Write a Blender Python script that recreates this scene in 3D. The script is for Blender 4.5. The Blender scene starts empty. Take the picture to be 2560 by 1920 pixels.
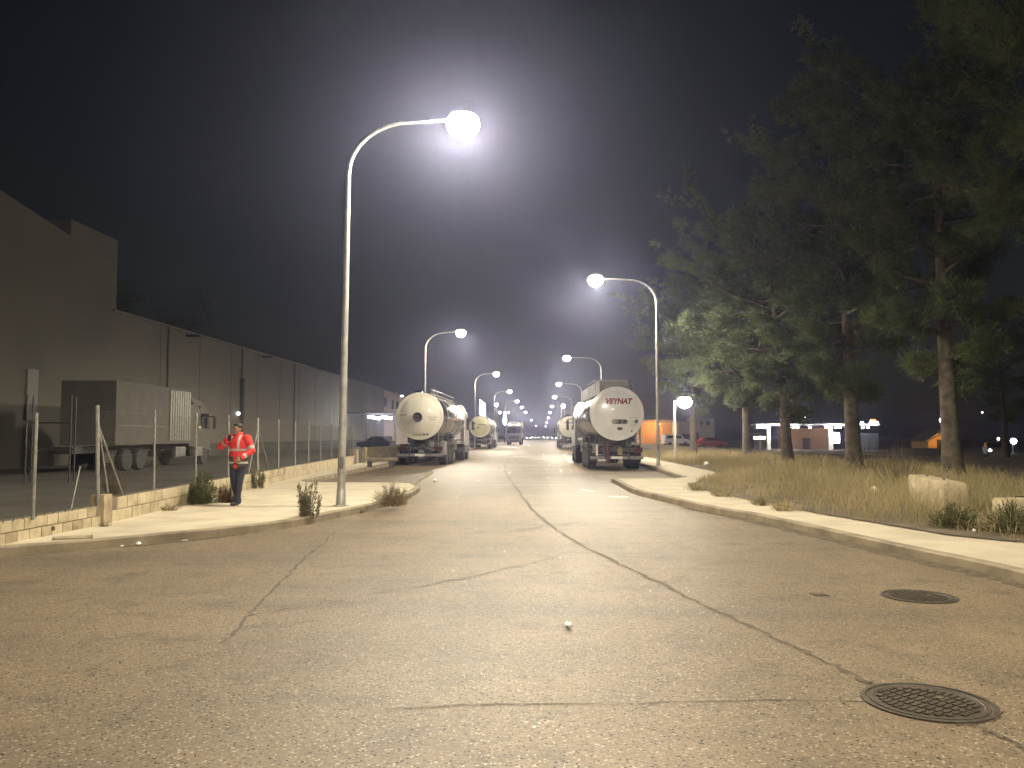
import bpy, bmesh, math, random
from mathutils import Vector, Matrix, Euler
R = math.radians
random.seed(7)
scene = bpy.context.scene
COL = scene.collection

# ------------------------------------------------------------------ camera, world, light, exposure
F, CX, CY, HOR, VPX, EYE = 2080.0, 1280.0, 960.0, 1088.0, 1357.0, 1.6
PITCH = math.atan((HOR-CY)/F)
YAW = math.atan((VPX-CX)/F)
cam_d = bpy.data.cameras.new('camera'); cam = bpy.data.objects.new('camera', cam_d); COL.objects.link(cam)
cam_d.sensor_width = 36.0; cam_d.lens = F/2560*36.0; cam_d.clip_end = 4000; cam_d.clip_start = 0.05
cam.location = (0, 0, EYE); cam.rotation_euler = (R(90)+PITCH, 0, YAW)
scene.camera = cam
CAMROT = Euler((R(90)+PITCH, 0, YAW)).to_matrix()

world = bpy.data.worlds.new('World'); scene.world = world; world.use_nodes = True
wn = world.node_tree; wn.nodes.clear()
sky = wn.nodes.new('ShaderNodeTexSky'); sky.sky_type = 'NISHITA'; sky.sun_disc = False
sky.sun_elevation = R(6); sky.sun_rotation = R(200)
bg = wn.nodes.new('ShaderNodeBackground'); bg.inputs['Strength'].default_value = 0.0020
wo = wn.nodes.new('ShaderNodeOutputWorld')
wn.links.new(sky.outputs[0], bg.inputs[0]); wn.links.new(bg.outputs[0], wo.inputs[0])

vs = scene.view_settings
vs.view_transform = 'Standard'; vs.look = 'None'; vs.gamma = 1.0; vs.exposure = 0.45; vs.use_curve_mapping = False
cy = scene.cycles
cy.use_denoising = True
cy.max_bounces = 5; cy.diffuse_bounces = 2; cy.glossy_bounces = 3; cy.volume_bounces = 0; cy.transparent_max_bounces = 8
cy.sample_clamp_indirect = 3.0; cy.caustics_reflective = False; cy.caustics_refractive = False

LAMP_COL = (1.0, 0.89, 0.69)
LAMP_W = 40000.0

# ------------------------------------------------------------------ pixel to place
def ray(x, y):
    return CAMROT @ Vector(((x-CX)/F, (CY-y)/F, -1.0))
def G(x, y, z=0.0):
    d = ray(x, y); t = (z-EYE)/d.z
    return Vector((d.x*t, d.y*t, z))
def at(x, y, Y):
    d = ray(x, y); t = Y/d.y
    return Vector((d.x*t, Y, EYE+d.z*t))
def sstep(a, b, v):
    t = min(1, max(0, (v-a)/(b-a))); return t*t*(3-2*t)
def ground_h(x, y):
    if x < 7: return -0.06
    return -0.06 + 0.17*sstep(7, 9, x) - 1.1*sstep(16, 36, x)*sstep(50, 110, y)

# ------------------------------------------------------------------ materials
def mat(name, col, rough=0.7, metal=0.0, col2=None, scale=6.0, bump=0.0, bscale=40.0, detail=4.0, coat=0.0, emit=None, estr=0.0, lo=0.35, hi=0.65, spec=None, space='Object'):
    m = bpy.data.materials.new(name); m.use_nodes = True
    nt = m.node_tree; b = nt.nodes['Principled BSDF']
    b.inputs['Base Color'].default_value = (*col, 1); b.inputs['Roughness'].default_value = rough; b.inputs['Metallic'].default_value = metal
    if spec is not None: b.inputs['Specular IOR Level'].default_value = spec
    if coat: b.inputs['Coat Weight'].default_value = coat; b.inputs['Coat Roughness'].default_value = 0.08
    if emit: b.inputs['Emission Color'].default_value = (*emit, 1); b.inputs['Emission Strength'].default_value = estr
    tc = nt.nodes.new('ShaderNodeTexCoord')
    src = tc.outputs['Object']
    if space == 'World':
        src = nt.nodes.new('ShaderNodeNewGeometry').outputs['Position']
    if col2 is not None:
        n = nt.nodes.new('ShaderNodeTexNoise'); n.inputs['Scale'].default_value = scale; n.inputs['Detail'].default_value = detail
        r = nt.nodes.new('ShaderNodeMapRange'); r.inputs[1].default_value = lo; r.inputs[2].default_value = hi
        mx = nt.nodes.new('ShaderNodeMix'); mx.data_type = 'RGBA'
        mx.inputs[6].default_value = (*col, 1); mx.inputs[7].default_value = (*col2, 1)
        nt.links.new(src, n.inputs['Vector']); nt.links.new(n.outputs['Fac'], r.inputs[0]); nt.links.new(r.outputs[0], mx.inputs[0])
        nt.links.new(mx.outputs[2], b.inputs['Base Color'])
    if bump:
        n2 = nt.nodes.new('ShaderNodeTexNoise'); n2.inputs['Scale'].default_value = bscale; n2.inputs['Detail'].default_value = 3
        bp = nt.nodes.new('ShaderNodeBump'); bp.inputs['Strength'].default_value = bump; bp.inputs['Distance'].default_value = 0.02
        nt.links.new(src, n2.inputs['Vector']); nt.links.new(n2.outputs['Fac'], bp.inputs['Height']); nt.links.new(bp.outputs[0], b.inputs['Normal'])
    return m
def glow(name, col, s):
    m = bpy.data.materials.new(name); m.use_nodes = True
    b = m.node_tree.nodes['Principled BSDF']
    b.inputs['Base Color'].default_value = (0.8, 0.8, 0.8, 1)
    b.inputs['Emission Color'].default_value = (*col, 1); b.inputs['Emission Strength'].default_value = s
    return m

def asphalt_material():
    m = bpy.data.materials.new('worn_asphalt'); m.use_nodes = True
    nt = m.node_tree; N = nt.nodes; L = nt.links; b = N['Principled BSDF']
    pos = N.new('ShaderNodeNewGeometry').outputs['Position']
    def noise(sc, det=4, rough=0.55):
        n = N.new('ShaderNodeTexNoise'); n.inputs['Scale'].default_value = sc; n.inputs['Detail'].default_value = det; n.inputs['Roughness'].default_value = rough
        L.new(pos, n.inputs['Vector']); return n.outputs['Fac']
    def rng(v, a, c, o0=0.0, o1=1.0):
        r = N.new('ShaderNodeMapRange'); r.inputs[1].default_value = a; r.inputs[2].default_value = c; r.inputs[3].default_value = o0; r.inputs[4].default_value = o1
        L.new(v, r.inputs[0]); return r.outputs[0]
    def mix(fac, c1, c2, mode='MIX'):
        x = N.new('ShaderNodeMix'); x.data_type = 'RGBA'; x.blend_type = mode
        if isinstance(fac, float): x.inputs[0].default_value = fac
        else: L.new(fac, x.inputs[0])
        for i, c in ((6, c1), (7, c2)):
            if isinstance(c, tuple): x.inputs[i].default_value = (*c, 1)
            else: L.new(c, x.inputs[i])
        return x.outputs[2]
    base = mix(rng(noise(0.35, 5), 0.35, 0.68), (0.162, 0.122, 0.077), (0.228, 0.174, 0.110))
    base = mix(rng(noise(2.2, 6, 0.65), 0.52, 0.70), base, (0.116, 0.088, 0.058))
    # long faint wheel tracks along the carriageway
    mp = N.new('ShaderNodeMapping'); mp.inputs['Scale'].default_value = (1.1, 0.06, 1)
    L.new(pos, mp.inputs['Vector'])
    nn = N.new('ShaderNodeTexNoise'); nn.inputs['Scale'].default_value = 1.0; nn.inputs['Detail'].default_value = 3
    L.new(mp.outputs[0], nn.inputs['Vector'])
    base = mix(rng(nn.outputs['Fac'], 0.45, 0.75, 0.0, 0.45), base, (0.108, 0.083, 0.055))
    # broad turning stains lying across the junction
    mp2 = N.new('ShaderNodeMapping'); mp2.inputs['Scale'].default_value = (0.10, 0.75, 1); mp2.inputs['Rotation'].default_value = (0, 0, -0.12)
    L.new(pos, mp2.inputs['Vector'])
    n3 = N.new('ShaderNodeTexNoise'); n3.inputs['Scale'].default_value = 1.0; n3.inputs['Detail'].default_value = 5; n3.inputs['Distortion'].default_value = 0.4
    L.new(mp2.outputs[0], n3.inputs['Vector'])
    base = mix(rng(n3.outputs['Fac'], 0.50, 0.72, 0.0, 0.62), base, (0.088, 0.071, 0.052))
    base = mix(rng(noise(0.9, 2), 0.70, 0.76, 0.0, 0.5), base, (0.07, 0.058, 0.044))
    # aggregate; its pale cells also paint in lamp sparkle
    v = N.new('ShaderNodeTexVoronoi'); v.inputs['Scale'].default_value = 85; L.new(pos, v.inputs['Vector'])
    sep = N.new('ShaderNodeSeparateColor'); L.new(v.outputs['Color'], sep.inputs[0])
    agg = rng(sep.outputs[0], 0.0, 1.0, 0.70, 1.30)
    mul = N.new('ShaderNodeMix'); mul.data_type = 'RGBA'; mul.blend_type = 'MULTIPLY'; mul.inputs[0].default_value = 1.0
    L.new(base, mul.inputs[6]); L.new(agg, mul.inputs[7])
    base = mul.outputs[2]
    base = mix(rng(sep.outputs[1], 0.955, 0.96), base, (0.50, 0.44, 0.34))
    base = mix(rng(sep.outputs[2], 0.965, 0.97), base, (0.02, 0.017, 0.012))
    L.new(base, b.inputs['Base Color'])
    b.inputs['Specular IOR Level'].default_value = 0.3
    L.new(rng(sep.outputs[1], 0.9, 0.95, 0.62, 0.22), b.inputs['Roughness'])
    h = N.new('ShaderNodeMath'); h.operation = 'ADD'
    L.new(sep.outputs[0], h.inputs[0]); L.new(noise(140, 2), h.inputs[1])
    bp = N.new('ShaderNodeBump'); bp.inputs['Strength'].default_value = 0.55; bp.inputs['Distance'].default_value = 0.006
    L.new(h.outputs[0], bp.inputs['Height']); L.new(bp.outputs[0], b.inputs['Normal'])
    return m

M = {}
M['asphalt'] = asphalt_material()
M['paving'] = mat('pale_concrete_paving', (0.54, 0.475, 0.345), 0.85, col2=(0.40, 0.345, 0.24), scale=1.3, bump=0.35, bscale=60, detail=8, lo=0.4, hi=0.75, space='World')
M['kerb'] = mat('kerb_concrete', (0.31, 0.255, 0.17), 0.85, col2=(0.15, 0.12, 0.078), scale=2.2, bump=0.4, bscale=50, detail=7, lo=0.38, hi=0.7, space='World')
M['dirt'] = mat('dry_earth', (0.15, 0.115, 0.07), 0.95, col2=(0.07, 0.055, 0.034), scale=1.1, bump=0.6, bscale=18, detail=8, space='World')
M['yard'] = mat('yard_concrete', (0.085, 0.075, 0.058), 0.9, col2=(0.05, 0.044, 0.034), scale=0.5, bump=0.3, bscale=20, detail=8, space='World')
M['tar'] = mat('tar_seam', (0.068, 0.054, 0.036), 0.85, col2=(0.135, 0.104, 0.068), scale=14, space='World')
M['paint'] = mat('worn_road_paint', (0.60, 0.55, 0.45), 0.7, col2=(0.22, 0.18, 0.13), scale=9, lo=0.5, hi=0.62, space='World')
M['gutter'] = mat('gutter_dirt', (0.075, 0.055, 0.032), 0.95, col2=(0.13, 0.10, 0.06), scale=9, bump=0.8, bscale=60, space='World')
M['iron'] = mat('cast_iron', (0.075, 0.063, 0.048), 0.55, 0.4, col2=(0.12, 0.10, 0.075), scale=20, bump=0.2)
M['block'] = mat('concrete_block', (0.46, 0.385, 0.245), 0.9, col2=(0.30, 0.25, 0.155), scale=3.0, bump=0.5, bscale=45, detail=7, space='World')
M['block2'] = mat('concrete_block_pale', (0.52, 0.44, 0.29), 0.9, col2=(0.37, 0.31, 0.20), scale=3.5, bump=0.5, bscale=45, detail=7, space='World')
M['block3'] = mat('concrete_block_stained', (0.38, 0.31, 0.19), 0.9, col2=(0.20, 0.15, 0.09), scale=4.0, bump=0.5, bscale=45, detail=7, space='World')
M['mortar'] = mat('mortar', (0.13, 0.105, 0.065), 0.95, col2=(0.20, 0.16, 0.10), scale=7, space='World')
M['galv'] = mat('galvanised_steel', (0.30, 0.29, 0.26), 0.55, 0.4, col2=(0.20, 0.19, 0.17), scale=9, bump=0.1)
M['pole'] = mat('painted_lamp_pole', (0.42, 0.41, 0.38), 0.5, 0.3, col2=(0.30, 0.29, 0.26), scale=5, bump=0.1)
M['darkmetal'] = mat('dark_metal', (0.035, 0.035, 0.035), 0.5, 0.5, col2=(0.06, 0.055, 0.05), scale=6)
M['wire'] = mat('wire', (0.20, 0.19, 0.17), 0.5, 0.6)
M['steel'] = mat('polished_tank_steel', (0.58, 0.565, 0.54), 0.22, 1.0, col2=(0.48, 0.46, 0.43), scale=1.2, bump=0.04, bscale=5)
M['chrome'] = mat('chrome', (0.75, 0.75, 0.74), 0.08, 1.0, col2=(0.66, 0.66, 0.65), scale=3)
M['white'] = mat('white_paint', (0.82, 0.81, 0.79), 0.26, col2=(0.74, 0.72, 0.69), scale=1.3, coat=0.4)
M['cream'] = mat('cream_paint', (0.76, 0.73, 0.62), 0.4, col2=(0.66, 0.63, 0.53), scale=1.0, coat=0.15)
M['yellowish'] = mat('pale_yellow_paint', (0.70, 0.68, 0.42), 0.4, col2=(0.60, 0.58, 0.34), scale=1.0, coat=0.2)
M['rubber'] = mat('tyre_rubber', (0.018, 0.018, 0.019), 0.75, col2=(0.035, 0.032, 0.03), scale=10, bump=0.2)
M['chassis'] = mat('chassis_paint', (0.025, 0.026, 0.032), 0.45, 0.2, col2=(0.05, 0.045, 0.04), scale=5)
M['greymetal'] = mat('grey_metal', (0.22, 0.215, 0.20), 0.5, 0.4, col2=(0.15, 0.145, 0.135), scale=4)
M['glass'] = mat('dark_glass', (0.012, 0.014, 0.016), 0.06, 0.0, col2=(0.02, 0.022, 0.024), scale=2, spec=0.6)
M['red'] = mat('red_paint', (0.42, 0.03, 0.025), 0.4, col2=(0.35, 0.025, 0.02), scale=4)
M['darkred'] = mat('dark_red_print', (0.28, 0.012, 0.012), 0.45, col2=(0.24, 0.01, 0.01), scale=4)
M['maroon'] = mat('maroon_hose', (0.075, 0.014, 0.018), 0.5, col2=(0.10, 0.02, 0.024), scale=6)
M['yellow'] = mat('yellow_plastic', (0.20, 0.17, 0.04), 0.5, col2=(0.16, 0.13, 0.035), scale=6)
M['print'] = mat('faded_print', (0.30, 0.25, 0.18), 0.6, col2=(0.40, 0.34, 0.25), scale=12)
M['blueprint'] = mat('blue_sticker', (0.06, 0.13, 0.28), 0.5, col2=(0.09, 0.17, 0.32), scale=12)
M['taillight'] = mat('red_lens', (0.10, 0.008, 0.007), 0.25, col2=(0.08, 0.006, 0.005), scale=8)
M['bark'] = mat('pine_bark', (0.105, 0.085, 0.058), 0.95, col2=(0.045, 0.036, 0.026), scale=5, bump=1.0, bscale=9, detail=7)
M['twig'] = mat('dry_twig', (0.10, 0.075, 0.045), 0.9, col2=(0.06, 0.045, 0.028), scale=8)
M['warehouse'] = mat('warehouse_cladding', (0.155, 0.14, 0.108), 0.8, col2=(0.125, 0.115, 0.09), scale=0.25, bump=0.1, bscale=2, space='World')
M['warehouse2'] = mat('warehouse_plinth', (0.05, 0.047, 0.04), 0.9, col2=(0.075, 0.07, 0.058), scale=0.6, space='World')
M['pinkwall'] = mat('pinkish_render', (0.42, 0.34, 0.30), 0.85, col2=(0.36, 0.29, 0.26), scale=0.5, space='World')
M['brownwall'] = mat('brown_render', (0.32, 0.165, 0.075), 0.85, col2=(0.26, 0.13, 0.06), scale=0.4, space='World')
M['greywall'] = mat('grey_render', (0.33, 0.31, 0.29), 0.85, col2=(0.27, 0.25, 0.235), scale=0.4, space='World')
M['bluegrey'] = mat('blue_grey_cladding', (0.16, 0.17, 0.20), 0.7, col2=(0.12, 0.13, 0.155), scale=0.6, space='World')
M['ochre'] = mat('ochre_render', (0.50, 0.32, 0.13), 0.85, col2=(0.42, 0.27, 0.11), scale=0.5, space='World')
M['roofgrey'] = mat('roof_sheet', (0.12, 0.115, 0.11), 0.7, col2=(0.16, 0.15, 0.14), scale=1.0)
M['lampglass'] = glow('lamp_glass_lit', (1.0, 0.93, 0.80), 150.0)
M['lampfar'] = glow('lamp_glass_far', (1.0, 0.94, 0.82), 26.0)
M['whiteglow'] = glow('lit_white_panel', (0.93, 0.96, 1.0), 6.0)
M['tubeglow'] = glow('lit_tube', (0.88, 0.95, 1.0), 14.0)
M['warmglow'] = glow('lit_warm', (1.0, 0.86, 0.50), 8.0)
M['redglow'] = glow('lit_red_orange', (1.0, 0.16, 0.02), 5.0)
M['truckbox'] = mat('dark_truck_body', (0.105, 0.098, 0.082), 0.85, col2=(0.125, 0.116, 0.096), scale=1.5)
M['joint'] = mat('dark_cladding_joint', (0.11, 0.10, 0.08), 0.9, col2=(0.085, 0.078, 0.062), scale=0.6, space='World')  # slightly darker than the wall, for joints and downpipes
M['litter'] = mat('white_litter', (0.90, 0.90, 0.88), 0.35, col2=(0.84, 0.84, 0.82), scale=30)
M['sand'] = mat('pale_gravel_lot', (0.34, 0.28, 0.20), 0.95, col2=(0.24, 0.20, 0.14), scale=0.6, space='World')

# ------------------------------------------------------------------ object helpers
def tag(o, label=None, cat=None, group=None, kind=None):
    if label: o['label'] = label
    if cat: o['category'] = cat
    if group: o['group'] = group
    if kind: o['kind'] = kind
    return o
def empty(name, loc=(0, 0, 0), rz=0.0, label=None, cat=None, group=None):
    o = bpy.data.objects.new(name, None); COL.objects.link(o); o.empty_display_size = 0.3
    o.location = loc; o.rotation_euler = (0, 0, rz)
    return tag(o, label, cat, group)
def link_mesh(name, me, m, parent=None, smooth=False):
    o = bpy.data.objects.new(name, me); COL.objects.link(o)
    if m is not None: me.materials.append(m)
    if parent is not None: o.parent = parent
    if smooth:
        me.polygons.foreach_set('use_smooth', [True]*len(me.polygons))
        try: me.set_sharp_from_angle(angle=R(40))
        except Exception: pass
    return o
def share(o, parent, loc=(0, 0, 0), rot=(0, 0, 0)):
    c = o.copy(); COL.objects.link(c); c.parent = parent; c.location = loc; c.rotation_euler = rot
    return c
def copy_tree(o, parent=None):
    c = o.copy(); COL.objects.link(c); c.parent = parent
    for ch in list(o.children): copy_tree(ch, c)
    return c

class MB:
    def __init__(s): s.v = []; s.f = []
    def add(s, vs_, fs_):
        n = len(s.v); s.v += [tuple(p) for p in vs_]; s.f += [tuple(i+n for i in f) for f in fs_]; return s
    def box(s, c, d, rz=0.0, bev=0.0, rx=0.0, ry=0.0):
        hx, hy, hz = d[0]/2, d[1]/2, d[2]/2
        if bev <= 0:
            vs_ = [(x, y, z) for x in (-hx, hx) for y in (-hy, hy) for z in (-hz, hz)]
            fs_ = [(0, 1, 3, 2), (4, 6, 7, 5), (0, 4, 5, 1), (2, 3, 7, 6), (0, 2, 6, 4), (1, 5, 7, 3)]
        else:
            bm = bmesh.new(); bmesh.ops.create_cube(bm, size=1.0)
            for v in bm.verts: v.co = Vector((v.co.x*d[0], v.co.y*d[1], v.co.z*d[2]))
            bmesh.ops.bevel(bm, geom=list(bm.edges), offset=bev, segments=2, affect='EDGES', profile=0.6)
            bm.verts.ensure_lookup_table()
            vs_ = [tuple(v.co) for v in bm.verts]; fs_ = [tuple(v.index for v in f.verts) for f in bm.faces]; bm.free()
        if rz or rx or ry:
            m = Euler((rx, ry, rz)).to_matrix(); vs_ = [m @ Vector(p) for p in vs_]
        return s.add([(p[0]+c[0], p[1]+c[1], p[2]+c[2]) for p in vs_], fs_)
    def tube(s, pts, r, n=8, cap=True):
        pts = [Vector(p) for p in pts]; k = len(pts)
        rr = r if isinstance(r, (list, tuple)) else [r]*k
        vs_ = []; fs_ = []
        ref = None
        for i, p in enumerate(pts):
            t = (pts[min(i+1, k-1)]-pts[max(i-1, 0)]).normalized()
            if ref is None: ref = Vector((0, 0, 1)) if abs(t.z) < 0.9 else Vector((1, 0, 0))
            a = t.cross(ref).normalized(); b = t.cross(a).normalized(); ref = a.cross(t) if abs(a.cross(t).dot(t)) < 0.5 else ref
            for j in range(n):
                q = 2*math.pi*j/n
                vs_.append(p+(a*math.cos(q)+b*math.sin(q))*rr[i])
        for i in range(k-1):
            for j in range(n):
                j2 = (j+1) % n
                fs_.append((i*n+j, i*n+j2, (i+1)*n+j2, (i+1)*n+j))
        if cap:
            fs_.append(tuple(range(n-1, -1, -1))); fs_.append(tuple((k-1)*n+j for j in range(n)))
        return s.add(vs_, fs_)
    def lathe(s, prof, n=24, c=(0, 0, 0), axis='z', sx=1.0, sz=1.0):
        vs_ = []; fs_ = []; k = len(prof)
        for (r, h) in prof:
            for j in range(n):
                q = 2*math.pi*j/n; a, b = r*math.cos(q)*sx, r*math.sin(q)*sz
                p = (a, b, h) if axis == 'z' else ((a, h, b) if axis == 'y' else (h, a, b))
                vs_.append((p[0]+c[0], p[1]+c[1], p[2]+c[2]))
        for i in range(k-1):
            for j in range(n):
                j2 = (j+1) % n
                fs_.append((i*n+j, i*n+j2, (i+1)*n+j2, (i+1)*n+j))
        if prof[0][0] > 1e-4: fs_.append(tuple(range(n-1, -1, -1)))
        if prof[-1][0] > 1e-4: fs_.append(tuple((k-1)*n+j for j in range(n)))
        return s.add(vs_, fs_)
    def prism(s, poly, z0, z1):
        k = len(poly)
        vs_ = [(p[0], p[1], z0) for p in poly]+[(p[0], p[1], z1) for p in poly]
        fs_ = [tuple(range(k-1, -1, -1)), tuple(range(k, 2*k))]+[(i, (i+1) % k, k+(i+1) % k, k+i) for i in range(k)]
        return s.add(vs_, fs_)
    def side_prism(s, poly, x0, x1, inset=None):
        # poly in (y, z), extruded along x ; inset(z) narrows the width
        k = len(poly); vs_ = []
        for sgn, X in ((0, x0), (1, x1)):
            for (y, z) in poly:
                d = inset(z) if inset else 0.0
                vs_.append((X+d if sgn == 0 else X-d, y, z))
        fs_ = [tuple(range(k)), tuple(range(2*k-1, k-1, -1))]+[(i, k+i, k+(i+1) % k, (i+1) % k) for i in range(k)]
        return s.add(vs_, fs_)
    def build(s, name, m, parent=None, smooth=False, loc=None):
        me = bpy.data.meshes.new(name); me.from_pydata([tuple(p) for p in s.v], [], s.f); me.update()
        bm = bmesh.new(); bm.from_mesh(me); bmesh.ops.recalc_face_normals(bm, faces=bm.faces); bm.to_mesh(me); bm.free()
        o = link_mesh(name, me, m, parent, smooth)
        if loc is not None: o.location = loc
        return o
def struct(o): o['kind'] = 'structure'; return o
def ngon(name, pts, m, parent=None):
    bm = bmesh.new(); vs_ = [bm.verts.new(p) for p in pts]; f = bm.faces.new(vs_)
    bmesh.ops.triangulate(bm, faces=[f]); bmesh.ops.recalc_face_normals(bm, faces=bm.faces)
    for f in bm.faces:
        if f.normal.z < 0: f.normal_flip()
    me = bpy.data.meshes.new(name); bm.to_mesh(me); bm.free()
    return link_mesh(name, me, m, parent)
def smooth_path(pts, n=4):
    pts = [Vector(p) for p in pts]; out = []
    for i in range(len(pts)-1):
        p0, p1, p2, p3 = pts[max(i-1, 0)], pts[i], pts[i+1], pts[min(i+2, len(pts)-1)]
        for k in range(n):
            t = k/n
            out.append(0.5*((2*p1)+(p2-p0)*t+(2*p0-5*p1+4*p2-p3)*t*t+(3*p1-p0-3*p2+p3)*t**3))
    out.append(pts[-1]); return out
def offset_path(pts, d):
    out = []
    for i, p in enumerate(pts):
        t = (pts[min(i+1, len(pts)-1)]-pts[max(i-1, 0)]); t.z = 0; t.normalize()
        out.append(Vector((p.x-t.y*d, p.y+t.x*d, p.z)))
    return out
def strip(name, pts, widths, z, m, parent=None):
    a = []; b = []
    for i, p in enumerate(pts):
        t = (pts[min(i+1, len(pts)-1)]-pts[max(i-1, 0)]); t.z = 0; t.normalize(); w = widths[i]/2
        a.append((p.x-t.y*w, p.y+t.x*w, z)); b.append((p.x+t.y*w, p.y-t.x*w, z))
    k = len(pts); me = bpy.data.meshes.new(name)
    me.from_pydata(a+b, [], [(i, k+i, k+i+1, i+1) for i in range(k-1)]); me.update()
    bm = bmesh.new(); bm.from_mesh(me)
    for f in bm.faces:
        if f.normal.z < 0: f.normal_flip()
    bm.to_mesh(me); bm.free()
    return link_mesh(name, me, m, parent)
def point_light(parent, loc, watts, col, radius, name='lamp_light', luminaire=False):
    d = bpy.data.lights.new(name, 'POINT'); d.energy = watts; d.color = col; d.shadow_soft_size = radius
    o = bpy.data.objects.new(name, d); COL.objects.link(o); o.parent = parent; o.location = loc
    if luminaire:      # street luminaire: batwing distribution, most light below 70 degrees, little sideways and up
        d.use_nodes = True; nt = d.node_tree; em = nt.nodes['Emission']
        tc = nt.nodes.new('ShaderNodeTexCoord'); sp = nt.nodes.new('ShaderNodeSeparateXYZ'); nt.links.new(tc.outputs['Normal'], sp.inputs[0])
        mr = nt.nodes.new('ShaderNodeMapRange'); mr.inputs[1].default_value = -1.0; mr.inputs[2].default_value = 1.0
        nt.links.new(sp.outputs['Z'], mr.inputs[0])
        cr = nt.nodes.new('ShaderNodeValToRGB'); nt.links.new(mr.outputs[0], cr.inputs[0]); e = cr.color_ramp
        lv = [(0.0, 0.36), (0.10, 0.42), (0.17, 0.55), (0.24, 0.74), (0.31, 0.86), (0.355, 0.70), (0.41, 0.32), (0.46, 0.12), (0.52, 0.045), (1.0, 0.022)]
        e.elements[0].position = lv[0][0]; e.elements[1].position = lv[-1][0]
        for p, v in lv[1:-1]: e.elements.new(p)
        for el, (p, v) in zip(e.elements, lv): el.color = (v, v, v, 1)
        nt.links.new(cr.outputs[0], em.inputs['Strength'])
    return o
#@@SETTING
# ================================================================== SETTING
# ground
xs = [-1500, -400, -120, -60, -30, 0, 6] + [7+i*1.0 for i in range(4)] + [14, 16, 18, 20, 22, 24, 26, 28, 30, 33, 36, 45, 60, 90, 140, 300, 1500]
ys = [-300, -60, 0, 30, 45, 50, 55, 60, 65, 70, 75, 80, 85, 90, 95, 100, 105, 110, 130, 180, 300, 700, 1800]
me = bpy.data.meshes.new('ground')
me.from_pydata([(x, y, ground_h(x, y)) for y in ys for x in xs], [], [(j*len(xs)+i, j*len(xs)+i+1, (j+1)*len(xs)+i+1, (j+1)*len(xs)+i) for j in range(len(ys)-1) for i in range(len(xs)-1)])
me.update()
struct(link_mesh('ground', me, M['dirt'], None, True))
road = struct(ngon('road', [(-70, -45, 0), (9.2, -45, 0), (9.2, 900, 0), (-9.0, 900, 0), (-9.0, 26, 0), (-70, 26, 0)], M['asphalt']))

# kerb lines from the photograph (foot of the kerb, z = 0)
KL = [G(*p) for p in [(-900, 1452), (-380, 1424), (0, 1394), (232, 1374), (464, 1351), (700, 1324), (840, 1296), (930, 1276), (996, 1258), (1034, 1240), (1050, 1227), (1038, 1219), (1022, 1216)]]
KLs = smooth_path(KL, 4)
end = KLs[-1]
back = [Vector((end.x-0.5, end.y+0.05, 0)), Vector((-7.3, end.y+0.1, 0)), Vector((-7.75, end.y+1.0, 0)), Vector((-8.0, 44, 0)), Vector((-8.05, 160, 0)), Vector((-8.05, 800, 0))]
KLall = KLs+back
H = 0.14
def wall_x(y): return -7.40-0.085*(y-13.9)
def pavement(path, inner, name, side):
    # side: +1 inner edge lies to the left of travel
    o = offset_path(path, 0.13*side)
    pts = [(p.x, p.y, H-0.012) for p in o]+[(p[0], p[1], H-0.012) for p in inner]
    return struct(ngon(name, pts, M['paving']))
def kerb(path, side, name='kerb'):
    mb = MB(); a = path; b = offset_path(path, 0.02*side); c = offset_path(path, 0.15*side)
    k = len(path); vs_ = []
    for i in range(k):
        vs_ += [(a[i].x, a[i].y, -0.03), (a[i].x, a[i].y, H-0.02), (b[i].x, b[i].y, H), (c[i].x, c[i].y, H), (c[i].x, c[i].y, -0.03)]
    fs_ = []
    for i in range(k-1):
        for j in range(4): fs_.append((i*5+j, i*5+j+1, (i+1)*5+j+1, (i+1)*5+j))
    mb.add(vs_, fs_); return struct(mb.build(name, M['kerb']))
ko = offset_path(KLs, 0.13)[:-3]
struct(ngon('pavement_left', [(p.x, p.y, H-0.012) for p in ko]+[(end.x-0.2, end.y-0.08, H-0.012), (-7.35, end.y-0.03, H-0.012), (wall_x(26)-0.1, end.y-0.03, H-0.012), (wall_x(13)-0.1, 13, H-0.012), (wall_x(9)-0.45, 9, H-0.012), (-14.0, 10.3, H-0.012)], M['paving']))
sr = [(-7.35, end.y-0.03), (-7.86, end.y+1.0), (-8.13, 44), (-8.18, 160), (-8.18, 800)]; sl0 = [(wall_x(26)-0.1, end.y-0.03), (wall_x(27)-0.1, end.y+1.0), (-9.75, 44), (-9.0, 160), (-9.0, 800)]
me = bpy.data.meshes.new('pavement_strip'); me.from_pydata([(*p, H-0.012) for p in sr]+[(*p, H-0.012) for p in sl0], [], [(i, i+1, 6+i, 5+i) for i in range(4)]); me.update(); struct(link_mesh('pavement_strip', me, M['paving']))
kerb(KLall, 1, 'kerb_left')
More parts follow.
